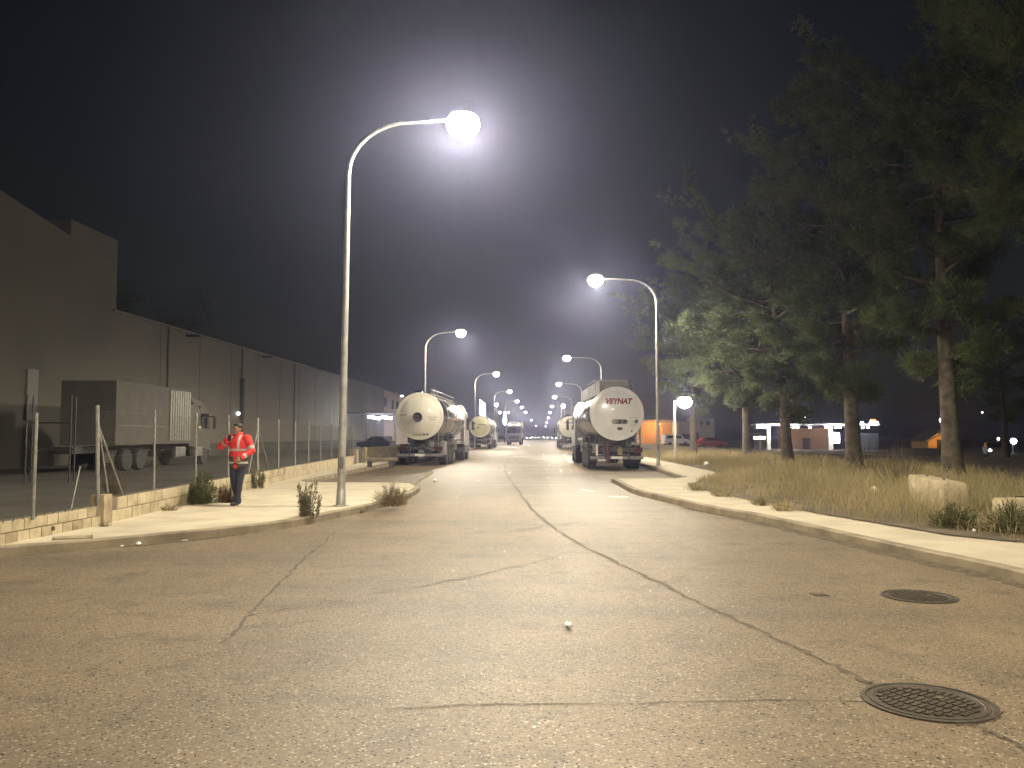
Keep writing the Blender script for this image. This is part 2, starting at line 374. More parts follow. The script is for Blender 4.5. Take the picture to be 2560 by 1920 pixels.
# right pavement, with the build-out before the parking bay
KR = [Vector((7.6, -40, 0)), Vector((7.0, -12, 0)), Vector((6.3, -3, 0)), Vector((5.75, 3, 0)), Vector((5.35, 7, 0))]+[G(*p) for p in [(2486, 1443), (2226, 1384), (1883, 1302), (1800, 1288), (1646, 1251), (1581, 1234), (1545, 1214), (1528, 1206)]]
KRs = smooth_path(KR, 4)
e2 = KRs[-1]
KRall = KRs+[Vector((e2.x+0.25, e2.y+0.35, 0)), Vector((4.55, e2.y+0.5, 0)), Vector((4.95, e2.y+1.3, 0)), Vector((5.05, 40, 0)), Vector((5.05, 120, 0)), Vector((5.05, 800, 0))]
GE = [G(*p, z=H) for p in [(2560, 1361), (2326, 1338), (2006, 1283), (1850, 1252), (1714, 1220), (1700, 1206), (1800, 1196)]]
GEpath = [Vector((10.5, -40, H)), Vector((9.0, -10, H)), Vector((7.6, 4, H)), Vector((6.9, 8.5, H))]+[Vector((p.x+0.28, p.y, p.z)) for p in GE[:5]]+[Vector((4.3, 25.0, H)), Vector((6.3, 30.5, H)), Vector((6.9, 34, H)), Vector((6.9, 60, H)), Vector((6.9, 800, H))]
pavement(KRall, [(p.x+0.3, p.y) for p in reversed(GEpath)], 'pavement_right', -1)
kerb(KRall, -1, 'kerb_right')
# verge sheet behind the right pavement
pts = [(p.x, p.y, 0.145) for p in GEpath]+[(9.5, 800, 0.10), (15.5, 120, 0.12), (17.0, 60, 0.12), (24, 20, 0.12), (24, -40, 0.12)]
struct(ngon('verge', pts, M['dirt']))
# yard behind the wall, lot by the far buildings
struct(ngon('yard', [(wall_x(8.6)-0.42, 8.6, 0.02), (wall_x(44)-0.1, 44, 0.02), (-9.3, 46, 0.02), (-9.3, 300, 0.02), (-80, 300, 0.02), (-80, 8.6, 0.02)], M['yard']))
lot = []
for (x, y) in [(12, 92), (46, 92), (46, 175), (12, 175)]: lot.append((x, y, 0))
nx, ny = 16, 16; vs_ = []
for j in range(ny+1):
    for i in range(nx+1):
        x = 12+34*i/nx; y = 92+83*j/ny; vs_.append((x, y, ground_h(x, y)+0.03))
me = bpy.data.meshes.new('gravel_lot'); me.from_pydata(vs_, [], [(j*(nx+1)+i, j*(nx+1)+i+1, (j+1)*(nx+1)+i+1, (j+1)*(nx+1)+i) for j in range(ny) for i in range(nx)]); me.update()
struct(link_mesh('gravel_lot', me, M['sand'], None, True))
# low kerb along the mouth of the left parking bay
bk = smooth_path([G(1026, 1219), G(1040, 1207), G(1058, 1195), G(1078, 1184)], 3)
mb = MB(); a = offset_path(bk, 0.09); b = offset_path(bk, -0.09)
k = len(bk); mb.add([(p.x, p.y, -0.02) for p in a]+[(p.x, p.y, 0.07) for p in offset_path(bk, 0.06)]+[(p.x, p.y, 0.07) for p in offset_path(bk, -0.06)]+[(p.x, p.y, -0.02) for p in b],
    [(r_*k+i, r_*k+i+1, (r_+1)*k+i+1, (r_+1)*k+i) for r_ in range(3) for i in range(k-1)]+[(0, k, 2*k, 3*k), (k-1, 2*k-1, 3*k-1, 4*k-1)])
struct(mb.build('kerb_bay', M['kerb']))

# cracks and tar seams lying in the asphalt (parts of the road)
def crack(px, w, z=0.004, seed=1, n=7, jit=0.03):
    rnd = random.Random(seed); p = smooth_path([G(*q) for q in px], n)
    p = [Vector((q.x+rnd.uniform(-jit, jit), q.y+rnd.uniform(-jit, jit), 0)) for q in p]
    strip('crack', p, [w*rnd.uniform(0.35, 1.3) for _ in p], z, M['tar'], road)
D = 2560/2212
def dp(l): return [(x*D, y*D) for x, y in l]
crack(dp([(1108, 985), (1092, 1000), (1094, 1022), (1110, 1048), (1150, 1100), (1200, 1142), (1250, 1175), (1330, 1215), (1400, 1247), (1500, 1297), (1600, 1342), (1700, 1390), (1790, 1432), (1880, 1478)]), 0.055, 0.004, 1)
crack(dp([(2060, 1555), (2110, 1572), (2160, 1590), (2212, 1618), (2300, 1660)]), 0.03, 0.004, 2)
crack(dp([(725, 1150), (690, 1180), (650, 1212), (620, 1245), (560, 1300), (530, 1340), (480, 1390)]), 0.036, 0.005, 3)
crack(dp([(545, 1330), (620, 1318), (700, 1305), (800, 1285), (930, 1262), (1050, 1240), (1200, 1205)]), 0.022, 0.006, 4, jit=0.05)
crack(dp([(845, 1533), (950, 1527), (1060, 1522), (1280, 1522), (1450, 1518), (1650, 1513), (1875, 1517)]), 0.014, 0.005, 5, 6, 0.012)
crack(dp([(1000, 1056), (1030, 1054), (1062, 1053)]), 0.10, 0.005, 6)
crack(dp([(1100, 1150), (1180, 1138), (1260, 1128)]), 0.05, 0.0055, 8, jit=0.04)
#crack(dp([(100, 1302), (300, 1292), (480, 1268)]), 0.03, 0.005, 9, jit=0.05)
# worn white bay markings
for q in ([(1452, 1222), (1488, 1228), (1484, 1230), (1450, 1225)], [(1520, 1240), (1572, 1241), (1570, 1244.5), (1519, 1243)], [(1405, 1137), (1412, 1136), (1428, 1156), (1424, 1159)]):
    ngon('bay_marking', [(*G(x, y)[:2], 0.005) for x, y in q], M['paint'], road)
# gutter dirt heaped along the right kerb
def heap(path, name, h, w, seed, m):
    rnd = random.Random(seed); mb = MB(); vs_ = []; k = len(path); n = 5
    for i, p in enumerate(path):
        t = path[min(i+1, k-1)]-path[max(i-1, 0)]; t.z = 0; t.normalize(); s = math.sin(math.pi*(i/(k-1)))**0.4
        for j in range(n):
            u = j/(n-1)-0.5; ww = w*s*rnd.uniform(0.6, 1.3)
            vs_.append((p.x-t.y*u*ww+rnd.uniform(-0.01, 0.01), p.y+t.x*u*ww, max(0.002, h*s*(1-4*u*u)*rnd.uniform(0.4, 1.4)) if 0 < j < n-1 else 0.001))
    mb.add(vs_, [(i*n+j, i*n+j+1, (i+1)*n+j+1, (i+1)*n+j) for i in range(k-1) for j in range(n-1)])
    o = mb.build(name, m, None, True); o['kind'] = 'structure'; return o
heap(offset_path(smooth_path([G(x, y) for x, y in [(1700, 1268), (1883, 1304), (2060, 1345), (2226, 1386), (2486, 1445), (2600, 1480)]], 14), -0.02), 'gutter_dirt', 0.035, 0.30, 3, M['gutter'])
heap(smooth_path([G(x, y) for x, y in [(1360*D, 1062*D), (1500*D, 1092*D), (1640*D, 1125*D)]], 12), 'gutter_dirt', 0.02, 0.22, 4, M['gutter'])
heap(smooth_path([G(x, y) for x, y in [(300, 1369), (464, 1353), (620, 1335)]], 10), 'gutter_dirt', 0.012, 0.16, 5, M['gutter'])

# manhole covers
def manhole(x, y, r, label, rot):
    p = G(x, y); root = empty('manhole_cover', (p.x, p.y, 0.0), rot, label, 'manhole')
    MB().lathe([(r*1.12, 0.001), (r*1.12, 0.010), (r*1.04, 0.012), (r*1.03, -0.0), (r*1.0, -0.0)], 48).build('frame', M['iron'], root, True)
    MB().lathe([(r*1.035, 0.003), (r*0.99, 0.004)], 48).build('gap', M['tar'], root)
    lid = MB().lathe([(r*0.98, 0.002), (r*0.98, 0.010), (r*0.90, 0.0105), (r*0.89, 0.007)], 48).build('lid', M['iron'], root, True)
    mb = MB(); n = 13
    for i in range(n):
        u = (i+0.5)/n*2-1; hw = math.sqrt(max(0, 0.82**2-(u*0.84)**2))*r
        seg = 5
        for k in range(seg):
            a = -hw+2*hw*k/seg; b = -hw+2*hw*(k+0.72)/seg
            mb.box(((a+b)/2, u*0.84*r, 0.0095), (b-a, r*0.075, 0.011))
    mb.build('tread_ribs', M['iron'], lid)
    MB().box((r*0.3, -r*0.05, 0.0165), (0.06, 0.03, 0.006)).build('lifting_slot', M['tar'], lid)
    return root
manhole(2320, 1756, 0.335, 'large ribbed round iron manhole cover where the long asphalt seam ends', R(35))
manhole(2297, 1492, 0.315, 'smooth round manhole cover nearer the right kerb, beside a small square valve plate', R(20))
p = G(2048, 1487)
t_ = empty('valve_plate', (p.x, p.y, 0), 0.1, 'small square iron valve plate set in the asphalt', 'valve cover')
MB().box((0, 0, 0.004), (0.15, 0.15, 0.010), bev=0.002).build('frame', M['iron'], t_); MB().box((0, 0, 0.009), (0.11, 0.11, 0.006)).build('lid', M['tar'], t_)
p = G(182, 1342.5, H)
t_ = empty('inspection_cover', (p.x, p.y, H-0.012), R(29), 'grey square inspection cover set in the pale pavement', 'cover')
MB().box((0, 0, 0.003), (0.52, 0.40, 0.012)).build('frame', M['mortar'], t_); MB().box((0, 0, 0.007), (0.46, 0.34, 0.010)).build('lid', M['block3'], t_)

# ================================================================== STREET LAMPS
def make_lamp(h, side, arm=2.55, far=False, lit=True, watts=LAMP_W, glassm=None):
    """side +1: arm reaches towards +x"""
    root = empty('street_lamp')
    MB().lathe([(0.16, 0), (0.16, 0.02), (0.105, 0.03), (0.092, 0.35), (0.088, 0.36)], 14).build('base', M['pole'], root, True)
    pts = [(0, 0, 0.3), (0, 0, h*0.4), (0, 0, h-1.2)]; rr = [0.086, 0.070, 0.052]
    for i in range(1, 9):
        q = math.pi/2*i/8; pts.append((side*1.35*(1-math.cos(q)), 0, h-1.2+1.15*math.sin(q))); rr.append(0.052-0.018*i/8)
    pts.append((side*(arm-0.35), 0, h+0.02)); rr.append(0.032)
    MB().tube(pts, rr, 7 if far else 12).build('pole', M['pole'], root, True)
    MB().box((0, -0.078, 0.9), (0.10, 0.03, 0.26), bev=0.006).build('service_door', M['greymetal'], root)
    hs = MB(); hs.lathe([(0.001, 0.24), (0.12, 0.22), (0.22, 0.17), (0.28, 0.09), (0.27, 0.06)], 16, (0, 0, 0), sx=1.1, sz=1.0)
    hd = hs.build('lamp_head', M['greymetal'], root, True, (side*arm, 0, h+0.03))
    g = MB().lathe([(0.26, 0.12), (0.33, 0.04), (0.355, -0.06), (0.33, -0.18), (0.25, -0.29), (0.13, -0.36), (0.001, -0.385)], 24, (0, 0, 0))  # bowl oversized so its shape takes in the lamp's glare
    g.build('lamp_glass', glassm or (M['lampfar'] if far else M['lampglass']), root, True, (side*arm, 0, h+0.01))
    if lit: point_light(root, (side*arm, 0, h-0.08), watts, LAMP_COL, 0.39, luminaire=True)
    return root
b1 = G(852, 1264, H)
L1 = make_lamp(8.36-H, 1, 2.42); L1.location = (b1.x, b1.y, H-0.01); L1.rotation_euler = (0, R(0.6), R(4))
tag(L1, 'tall grey curved street lamp on the pale pavement corner near the person in red', 'street lamp', 'street lamps lit along the road')
# lamp of the right-hand row standing beside and behind the photographer
L0 = make_lamp(8.6-H, -1, 3.0); L0.location = (6.7, 0.2, H-0.01); L0.rotation_euler = (0, 0, R(8))
tag(L0, 'street lamp at the road bend behind the camera, by the right kerb', 'street lamp', 'street lamps lit along the road')
HL = 8.85
ORD = ['', 'second', 'third', 'fourth', 'fifth', 'sixth', 'seventh', 'eighth', 'ninth', 'tenth']
for i, Y in enumerate([58, 97.3, 136.6, 176, 215, 262, 400, 640]):
    o = make_lamp(HL-H, 1, 2.5, True, i < 6); o.location = (-7.95 if i else -8.25, Y, H-0.01)
    tag(o, 'curved street lamp rising behind the cream-ended tanker' if i == 0 else 'left-hand street lamp, %s along the road counting from the one behind the cream tanker' % ORD[i], 'street lamp', 'street lamps lit along the road')
for i, Y in enumerate([40.5, 77.5, 117, 156.5, 207, 262, 345, 470, 680]):
    o = make_lamp((HL if i else 9.25)-H, -1, 3.2 if i else 2.95, i > 0, i < 6); o.location = (5.45 if i else 5.55, Y, H-0.01)
    tag(o, 'curved street lamp on the right pavement beside the red-lettered tanker' if i == 0 else 'right-hand street lamp, %s along the road counting from the one beside the red-lettered tanker' % ORD[i], 'street lamp', 'street lamps lit along the road')
# ================================================================== WALL, FENCE, LEFT YARD
def block_wall(root, p0, p1, courses, bh, bl, thick, z0, seed, mats, cap=True):
    """blocks laid one by one between two plan points; returns the direction"""
    rnd = random.Random(seed); d = Vector((p1[0]-p0[0], p1[1]-p0[1], 0)); Ln = d.length; d.normalize(); ang = math.atan2(d.y, d.x)
    n = max(1, round(Ln/bl)); step = Ln/n
    core = MB().box((Ln/2, 0, courses*bh/2), (Ln-0.01, thick-0.03, courses*bh-0.012))
    c = core.build('mortar_core', M['mortar'], root, False); c.location = (p0[0]-root.location.x, p0[1]-root.location.y, z0-root.location.z); c.rotation_euler = (0, 0, ang)
    base = {}
    for mi, m in enumerate(mats):
        base[mi] = MB().box((0, 0, 0), (step-0.016, thick, bh-0.014), bev=0.008); me = base[mi]
        base[mi] = None
        tmp = MB().box((0, 0, 0), (step-0.016, thick, bh-0.014), bev=0.008)
        mm = bpy.data.meshes.new('block'); mm.from_pydata(tmp.v, [], tmp.f); mm.update(); mm.materials.append(m); base[mi] = mm
    for r_ in range(courses):
        off = 0.0 if r_ % 2 == 0 else 0.5*step
        for i in range(n if r_ % 2 == 0 else n-1):
            s = (i+0.5)*step+off; zz = z0+(r_+0.5)*bh
            o = bpy.data.objects.new('block', base[rnd.randrange(len(mats))]); COL.objects.link(o); o.parent = root
            lat = rnd.uniform(-0.006, 0.006)
            o.location = (p0[0]+d.x*s-d.y*lat-root.location.x, p0[1]+d.y*s+d.x*lat-root.location.y, zz-root.location.z)
            o.rotation_euler = (rnd.uniform(-0.006, 0.006), rnd.uniform(-0.006, 0.006), ang+rnd.uniform(-0.006, 0.006))
    return ang
bm3 = [M['block'], M['block2'], M['block3']]
wl = empty('low_block_wall', (wall_x(11.7), 11.7, H-0.02), 0, 'low stained concrete block wall with a fence post, left of the end pier', 'wall')
block_wall(wl, (wall_x(9.2)-0.35, 9.2), (wall_x(13.55), 13.55), 2, 0.165, 0.27, 0.18, H-0.03, 4, bm3)
for i in range(13):   # rusty stubs of cut bars on the low wall
    y = 10.0+i*0.28
    MB().tube([(0, 0, 0), (0.004, 0.004, 0.045)], 0.007, 5).build('bar_stub', M['twig'], wl, False, (wall_x(y)-0.02*(i % 3)-wl.location.x, y-wl.location.y, 0.31))
MB().lathe([(0.035, 0), (0.035, 0.02), (0.02, 0.021), (0.02, 0.005)], 12, axis='x').build('drain_hole', M['tar'], wl, False, (wall_x(12.0)+0.082-wl.location.x-0.004, 12.0-wl.location.y, 0.12))
wr = empty('boundary_block_wall', (wall_x(13.9), 13.9, H-0.02), 0, 'pale concrete block boundary wall running beside the pavement behind the person', 'wall')
block_wall(wr, (wall_x(13.95), 13.95), (wall_x(27.0), 27.0), 2, 0.215, 0.42, 0.20, H-0.03, 5, [M['block2'], M['block'], M['block2']])
d = Vector((wall_x(43)-wall_x(27.0), 16, 0)); ln = d.length
o = MB().box((ln/2, 0, 0.215), (ln, 0.19, 0.43), bev=0.01).build('far_wall_run', M['block2'], wr); o.location = (wall_x(27.0)-wr.location.x, 27.0-wr.location.y, -0.01); o.rotation_euler = (0, 0, math.atan2(d.y, d.x))
for i in range(60):
    pass
MB().box((0, 0, 0.24), (0.24, 0.26, 0.50), bev=0.012).build('pier', M['block3'], wr, False, (0.0, -0.12, 0.0))
MB().box((0, 0, 0.36), (0.42, 0.42, 0.75), bev=0.012).build('end_pier', M['block'], wr, False, (wall_x(43.3)-wr.location.x, 43.4-13.9, 0.0))
# wall returning towards the parked tanker
w2 = empty('return_wall', (-9.45, 43.8, H-0.02), 0, 'short dim wall with two shrubs behind the concrete bench', 'wall')
d = Vector((1.15, 5.4, 0))
o = MB().box((d.length/2, 0, 0.42), (d.length, 0.2, 0.86), bev=0.012).build('wall_panel', M['block'], w2); o.rotation_euler = (0, 0, math.atan2(d.y, d.x))
MB().box((1.2, 5.55, 0.46), (0.34, 0.34, 0.94), bev=0.012).build('pier', M['block2'], w2)

# chain link fence
fe = empty('chain_link_fence', (wall_x(13.65), 13.65, 0.45), 0, 'chain link fence of thin grey posts standing on the block walls', 'fence')
ox, oy, oz = fe.location
def post(y, zb, h, r=0.024, lean=0.0, dx=0.0):
    MB().tube([(0, 0, zb), (lean, 0, zb+h)], r, 8).build('post', M['galv'], fe, True, (wall_x(y)+dx-ox, y-oy, -oz))
ypos = [16.05, 18.5, 21.0, 23.9, 26.5, 29.0, 31.4, 33.9, 36.6, 39.6, 43.2]
post(11.65, 0.40, 1.52, 0.024, 0.0, -0.03); post(13.65, 0.2, 1.90, 0.034, -0.07)
for i, y in enumerate(ypos): post(y, 0.5, 1.60, 0.034 if i == 3 else 0.024, -0.02)
def brace(a, b, r=0.02): MB().tube([(a[0]-ox, a[1]-oy, a[2]-oz), (b[0]-ox, b[1]-oy, b[2]-oz)], r, 7).build('brace', M['galv'], fe, True)
brace((wall_x(13.65)-0.05, 13.65, 1.78), (wall_x(14.6), 14.6, 0.55)); brace((wall_x(13.65)-0.05, 13.68, 1.75), (wall_x(13.75)+0.02, 13.95, 0.55), 0.016)
brace((wall_x(23.9), 23.9, 1.85), (wall_x(25.2), 25.2, 0.56), 0.018); brace((wall_x(23.9), 23.9, 1.85), (wall_x(22.9), 22.9, 0.56), 0.018)
mb = MB(); s0, s1, zb, zt = 13.7, 43.0, 0.55, 2.0
def wp(y, z): return (wall_x(y)-ox, y-oy, z-oz)
hgt = zt-zb; st = 0.11; y = s0-hgt
def wire(a, b, r):
    a, b = Vector(a), Vector(b); n_ = len(mb.v)
    e = Vector((r, 0, 0)); u = Vector((0, 0.7*r, 0.7*r))
    mb.v += [tuple(a+e), tuple(a-e+u), tuple(a-e-u), tuple(b+e), tuple(b-e+u), tuple(b-e-u)]
    mb.f += [(n_, n_+1, n_+4, n_+3), (n_+1, n_+2, n_+5, n_+4), (n_+2, n_, n_+3, n_+5)]
while y < s1:
    a, b = max(y, s0), min(y+hgt, s1)
    if b > a:
        wire(wp(a, zb+(a-y)), wp(b, zb+(b-y)), 0.0016); wire(wp(a, zt-(a-y)), wp(b, zt-(b-y)), 0.0016)
    y += st
for z in (zb, 1.25, zt): wire(wp(s0, z), wp(s1, z), 0.0025)
mb.build('wire_mesh', M['wire'], fe)['kind'] = 'stuff'
ro = empty('leaning_rod', (*G(166, 1278, 0.05)[:2], 0.0), 0, 'pale thin rod leaning behind the low block wall', 'rod')
a = at(166, 1280, 13.0); b = at(200, 1168, 13.35); ro.location = (a.x, a.y, 0.02)
MB().tube([(0, 0, 0), (b.x-a.x, b.y-a.y, b.z-0.02)], 0.012, 6).build('rod', M['galv'], ro); MB().lathe([(0.02, -0.01), (0.02, 0.03)], 8, (b.x-a.x, b.y-a.y, b.z-0.03)).build('end_cap', M['greymetal'], ro)

# bench-like concrete slab near the tanker
cb = empty('concrete_bench', (-7.55, 38.6, H-0.015), R(12), 'low concrete slab bench on dark feet by the cream tanker', 'bench')
MB().box((0, 0, 0.36), (1.6, 0.5, 0.13), bev=0.02).build('slab', M['kerb'], cb); MB().box((0.5, 0, 0.15), (0.22, 0.34, 0.31)).build('foot', M['darkmetal'], cb); MB().box((-0.5, 0, 0.15), (0.22, 0.34, 0.31)).build('foot', M['darkmetal'], cb)

# ------------------------------------------------------------------ warehouse
WX = -25.0
def Yat(x): return WX*F/(x-VPX)
wh = empty('warehouse', (WX, 60, 0), 0, 'long dim beige warehouse behind the fenced yard, with a taller block at one end', 'building')
ya, yb, yc = 20.0, Yat(255), Yat(958)
zt_ = at(255, 778, yb).z
mb = MB().box((-8, (yb+yc)/2-60, (zt_+1.0)/2), (16, yc-yb, zt_-1.0)); mb.build('wall', M['warehouse'], wh)
MB().box((-8, (yb+yc)/2-60, 0.5), (15.96, yc-yb-0.02, 1.0)).build('plinth', M['warehouse2'], wh)
zA, zB = at(0, 507, Yat(0)).z, at(255, 661, yb).z
yA = Yat(0); sl = (zA-zB)/(yb-yA); zC = zB+sl*(yb-ya)
MB().side_prism([(ya-60, 0.0), (yb-60, 0.0), (yb-60, zB), (ya-60, zC)], -18, 0.004).build('gable_block', M['warehouse'], wh)
za = at(194, 607, yb+2).z
MB().box((-3.5, yb+1.0-60, (za+zt_)/2-0.3), (7.0, 5.0, za-zt_+0.6)).build('roof_block', M['warehouse'], wh, False, (-0.6, -2.0, 0))
MB().box((-8, (yb+yc)/2-60, zt_+0.05), (16.3, yc-yb+0.1, 0.12)).build('roof_edge', M['roofgrey'], wh)
for x in (400, 728, 860):     # downpipes
    MB().tube([(0.06, Yat(x)-60, 0.6), (0.06, Yat(x)-60, zt_-0.05)], 0.05, 8).build('downpipe', M['joint'], wh)
yp = Yat(592); MB().box((0.14, yp-60, 3.15), (0.28, 0.34, 6.3)).build('pipe_casing', M['warehouse2'], wh); MB().tube([(0.07, yp-60, 6.2), (0.07, yp-60, zt_-0.05)], 0.055, 8).build('downpipe', M['warehouse2'], wh)
for x in (448, 644):
    yq = Yat(x); MB().box((0.5, yq-60, zt_-0.25), (0.9, 0.35, 0.16)).build('floodlight', M['darkmetal'], wh)
for yy in [yb+i*6.2 for i in range(1, 12)]:     # vertical cladding joints
    if yy < yc: MB().box((0.006, yy-60, (zt_+1)/2), (0.02, 0.05, zt_-1.1)).build('cladding_joint', M['joint'], wh)
MB().box((0.05, Yat(47)-60, (at(47, 923, Yat(47)).z+at(47, 1050, Yat(47)).z)/2), (0.1, 0.85, at(47, 923, Yat(47)).z-at(47, 1050, Yat(47)).z)).build('pale_panel', M['greywall'], wh)
q = at(582, 1034, Yat(582)); MB().lathe([(0.001, -0.14), (0.10, -0.1), (0.13, 0), (0.10, 0.1), (0.001, 0.14)], 12, axis='z').build('wall_light', M['whiteglow'], wh, True, (0.16, q.y-60, q.z))
# pinkish office block at its far end
pk = empty('office_block', (WX, 150, 0), 0, 'pinkish two-storey office block with narrow dark windows past the warehouse', 'building')
MB().box((-6, 0, zt_/2-0.1), (12, 2*(150-yc)-0.1, zt_-0.2)).build('wall', M['pinkwall'], pk); MB().box((-6, 0, zt_-0.1), (12.4, 2*(150-yc)+0.2, 0.2)).build('roof', M['roofgrey'], pk)
for x, y0, y1 in [(961, 993, 1018), (979.5, 1000, 1023), (990.5, 1003, 1023), (1003, 1006, 1024)]:
    a, b = at(x, y0, Yat(x)), at(x, y1, Yat(x)); w = MB().box((0.02, a.y-150, (a.z+b.z)/2), (0.06, 1.9, a.z-b.z)).build('window', M['glass'], pk)
    MB().box((0.04, a.y-150, b.z-0.1), (0.14, 2.2, 0.16)).build('sill', M['greywall'], w)
q = at(1000, 990, Yat(1000)); MB().box((0.25, q.y-150, q.z), (0.3, 0.7, 0.22)).build('roof_light', M['whiteglow'], pk)
# canopy with two fluorescent tubes, cars under it
Yc = 105.0; c0, c1 = at(922, 1040, Yc), at(982, 1045, Yc)
cn = empty('loading_canopy', ((c0.x+c1.x)/2, Yc, 0), 0, 'dark loading canopy with two bright fluorescent tubes beside the warehouse', 'canopy')
cz = c0.z+0.35; MB().box((-1.6, 2, cz), (7.2, 7, 0.22)).build('roof', M['roofgrey'], cn)
for sx in (-1.9, 1.75): MB().box((sx, 0.5, cz/2), (0.16, 0.16, cz)).build('post', M['darkmetal'], cn)
for xa, xb in ((922, 952), (955, 981)):
    a, b = at(xa, 1042, Yc), at(xb, 1046, Yc); MB().tube([(a.x-cn.location.x, -0.4, a.z), (b.x-cn.location.x, -0.4, b.z)], 0.17, 10).build('tube_light', M['tubeglow'], cn, True)
point_light(cn, (0, -0.8, 3.2), 900, (0.85, 0.93, 1.0), 0.3)

# ------------------------------------------------------------------ vehicles
def wheel(parent, loc, r=0.5, w=0.32, sgn=1, rimm='greymetal'):
    t = MB().lathe([(r*0.62, -w/2), (r*0.93, -w/2), (r, -w*0.36), (r, w*0.36), (r*0.93, w/2), (r*0.62, w/2)], 24, axis='x').build('wheel', M['rubber'], parent, True, loc)
    MB().lathe([(r*0.62, w*0.30*sgn), (r*0.58, w*0.42*sgn), (r*0.30, w*0.12*sgn), (r*0.16, w*0.20*sgn), (r*0.14, w*0.36*sgn), (0.001, w*0.38*sgn)], 18, axis='x').build('rim', M[rimm], t, True)
    return t
def text_mesh(body, size, shear, bold=0.0, cuts=3):
    cu = bpy.data.curves.new('text', 'FONT'); cu.body = body; cu.size = size; cu.shear = shear; cu.align_x = 'CENTER'; cu.align_y = 'CENTER'; cu.offset = bold; cu.resolution_u = 4
    ob = bpy.data.objects.new('text', cu); COL.objects.link(ob); bpy.context.view_layer.update()
    dg = bpy.context.evaluated_depsgraph_get(); me = bpy.data.meshes.new_from_object(ob.evaluated_get(dg)); bpy.data.objects.remove(ob)
    me.materials.clear(); bm = bmesh.new(); bm.from_mesh(me); bmesh.ops.triangulate(bm, faces=bm.faces)
    bmesh.ops.subdivide_edges(bm, edges=bm.edges, cuts=cuts, use_grid_fill=True); bmesh.ops.triangulate(bm, faces=bm.faces); bm.to_mesh(me); bm.free()
    return me
TR, TZ = 1.21, 2.60
def dome_y(r): return 0.30-0.26*(1-(min(r, TR)/TR)**2)**0.8 if r < TR else 0.30
def on_dome(me, cx, cz, lift=0.006, sx=1.0, sz=1.0):
    for v in me.vertices:
        x, z = cx+v.co.x*sx, cz+v.co.y*sz; v.co = Vector((x, dome_y(math.hypot(x, z))-lift, TZ+z))
    me.update(); return me
def grid_patch(pts_fn, nu=8, nv=4):
    me = bpy.data.meshes.new('patch'); vs_ = [(*pts_fn(i/nu, j/nv), 0) for j in range(nv+1) for i in range(nu+1)]
    me.from_pydata(vs_, [], [(j*(nu+1)+i, j*(nu+1)+i+1, (j+1)*(nu+1)+i+1, (j+1)*(nu+1)+i) for j in range(nv) for i in range(nu)]); me.update(); return me
def rect(w, h): return lambda u, v: ((u-0.5)*w, (v-0.5)*h)
def stadium(w, h):
    def f(u, v):
        x = (u-0.5)*w; e = max(0, abs(x)-(w/2-h/2)); hh = math.sqrt(max(0, (h/2)**2-e*e)); return (x, (v-0.5)*2*hh)
    return f
def cab(root, y0, m, zr=3.6, face=1, mirror=True, detail=True):
    """tractor cab, rear wall at y0, front at y0+2.2 (heading +y)"""
    prof = [(y0, 0.95), (y0+2.15, 0.75), (y0+2.25, 1.2), (y0+2.2, 1.9), (y0+1.95, 3.05), (y0+1.75, 3.15), (y0+0.1, 3.15), (y0, 3.0)]
    c = MB().side_prism(prof, -1.22, 1.22, lambda z: 0.0 if z < 1.9 else 0.06*(z-1.9)).build('cab', m, root, False)
    bv = c.modifiers.new('b', 'BEVEL'); bv.width = 0.07; bv.segments = 3; bv.limit_method = 'ANGLE'
    d_ = MB().side_prism([(y0+0.15, 3.14), (y0+1.7, 3.14), (y0+1.45, 3.42), (y0+0.15, zr)], -1.08, 1.08, lambda z: 0.25*(z-3.14)).build('roof_deflector', m, root)
    bv = d_.modifiers.new('b', 'BEVEL'); bv.width = 0.06; bv.segments = 3; bv.limit_method = 'ANGLE'
    for s in (-1, 1):
        MB().side_prism([(y0+0.95, 1.95), (y0+2.05, 1.95), (y0+1.85, 2.75), (y0+0.95, 2.75)], s*1.205-0.025, s*1.205+0.025).build('side_window', M['glass'], c)
        MB().side_prism([(y0-0.55, 1.0), (y0+0.02, 1.0), (y0+0.02, 3.3), (y0-0.45, 3.1)], s*1.17-0.025, s*1.17+0.025).build('side_fairing', m, root)
        if mirror:
            q = MB().box((s*1.48, y0+2.1, 2.25), (0.16, 0.14, 0.62), bev=0.04).build('mirror', M['darkmetal'], root); MB().tube([(s*1.2, y0+2.0, 2.6), (s*1.48, y0+2.1, 2.6)], 0.025, 6).build('arm', M['darkmetal'], q)
        MB().box((s*1.12, y0+0.55, 0.72), (0.3, 1.0, 0.5), bev=0.05).build('fuel_tank' if s > 0 else 'battery_box', M['greymetal'], root)
    MB().side_prism([(y0+2.215, 1.95), (y0+2.245, 1.95), (y0+2.015, 2.95), (y0+1.985, 2.95)], -1.08, 1.08).build('windscreen', M['glass'], c)
    MB().box((0, y0+2.24, 1.25), (1.7, 0.06, 0.55), bev=0.02).build('grille', M['darkmetal'], c)
    MB().box((0, y0+2.18, 0.62), (2.4, 0.3, 0.42), bev=0.05).build('bumper', M['chassis'], root)
    for s in (-1, 1): MB().box((s*0.9, y0+2.335, 0.72), (0.36, 0.03, 0.2), bev=0.01).build('headlight', M['greymetal'], root)
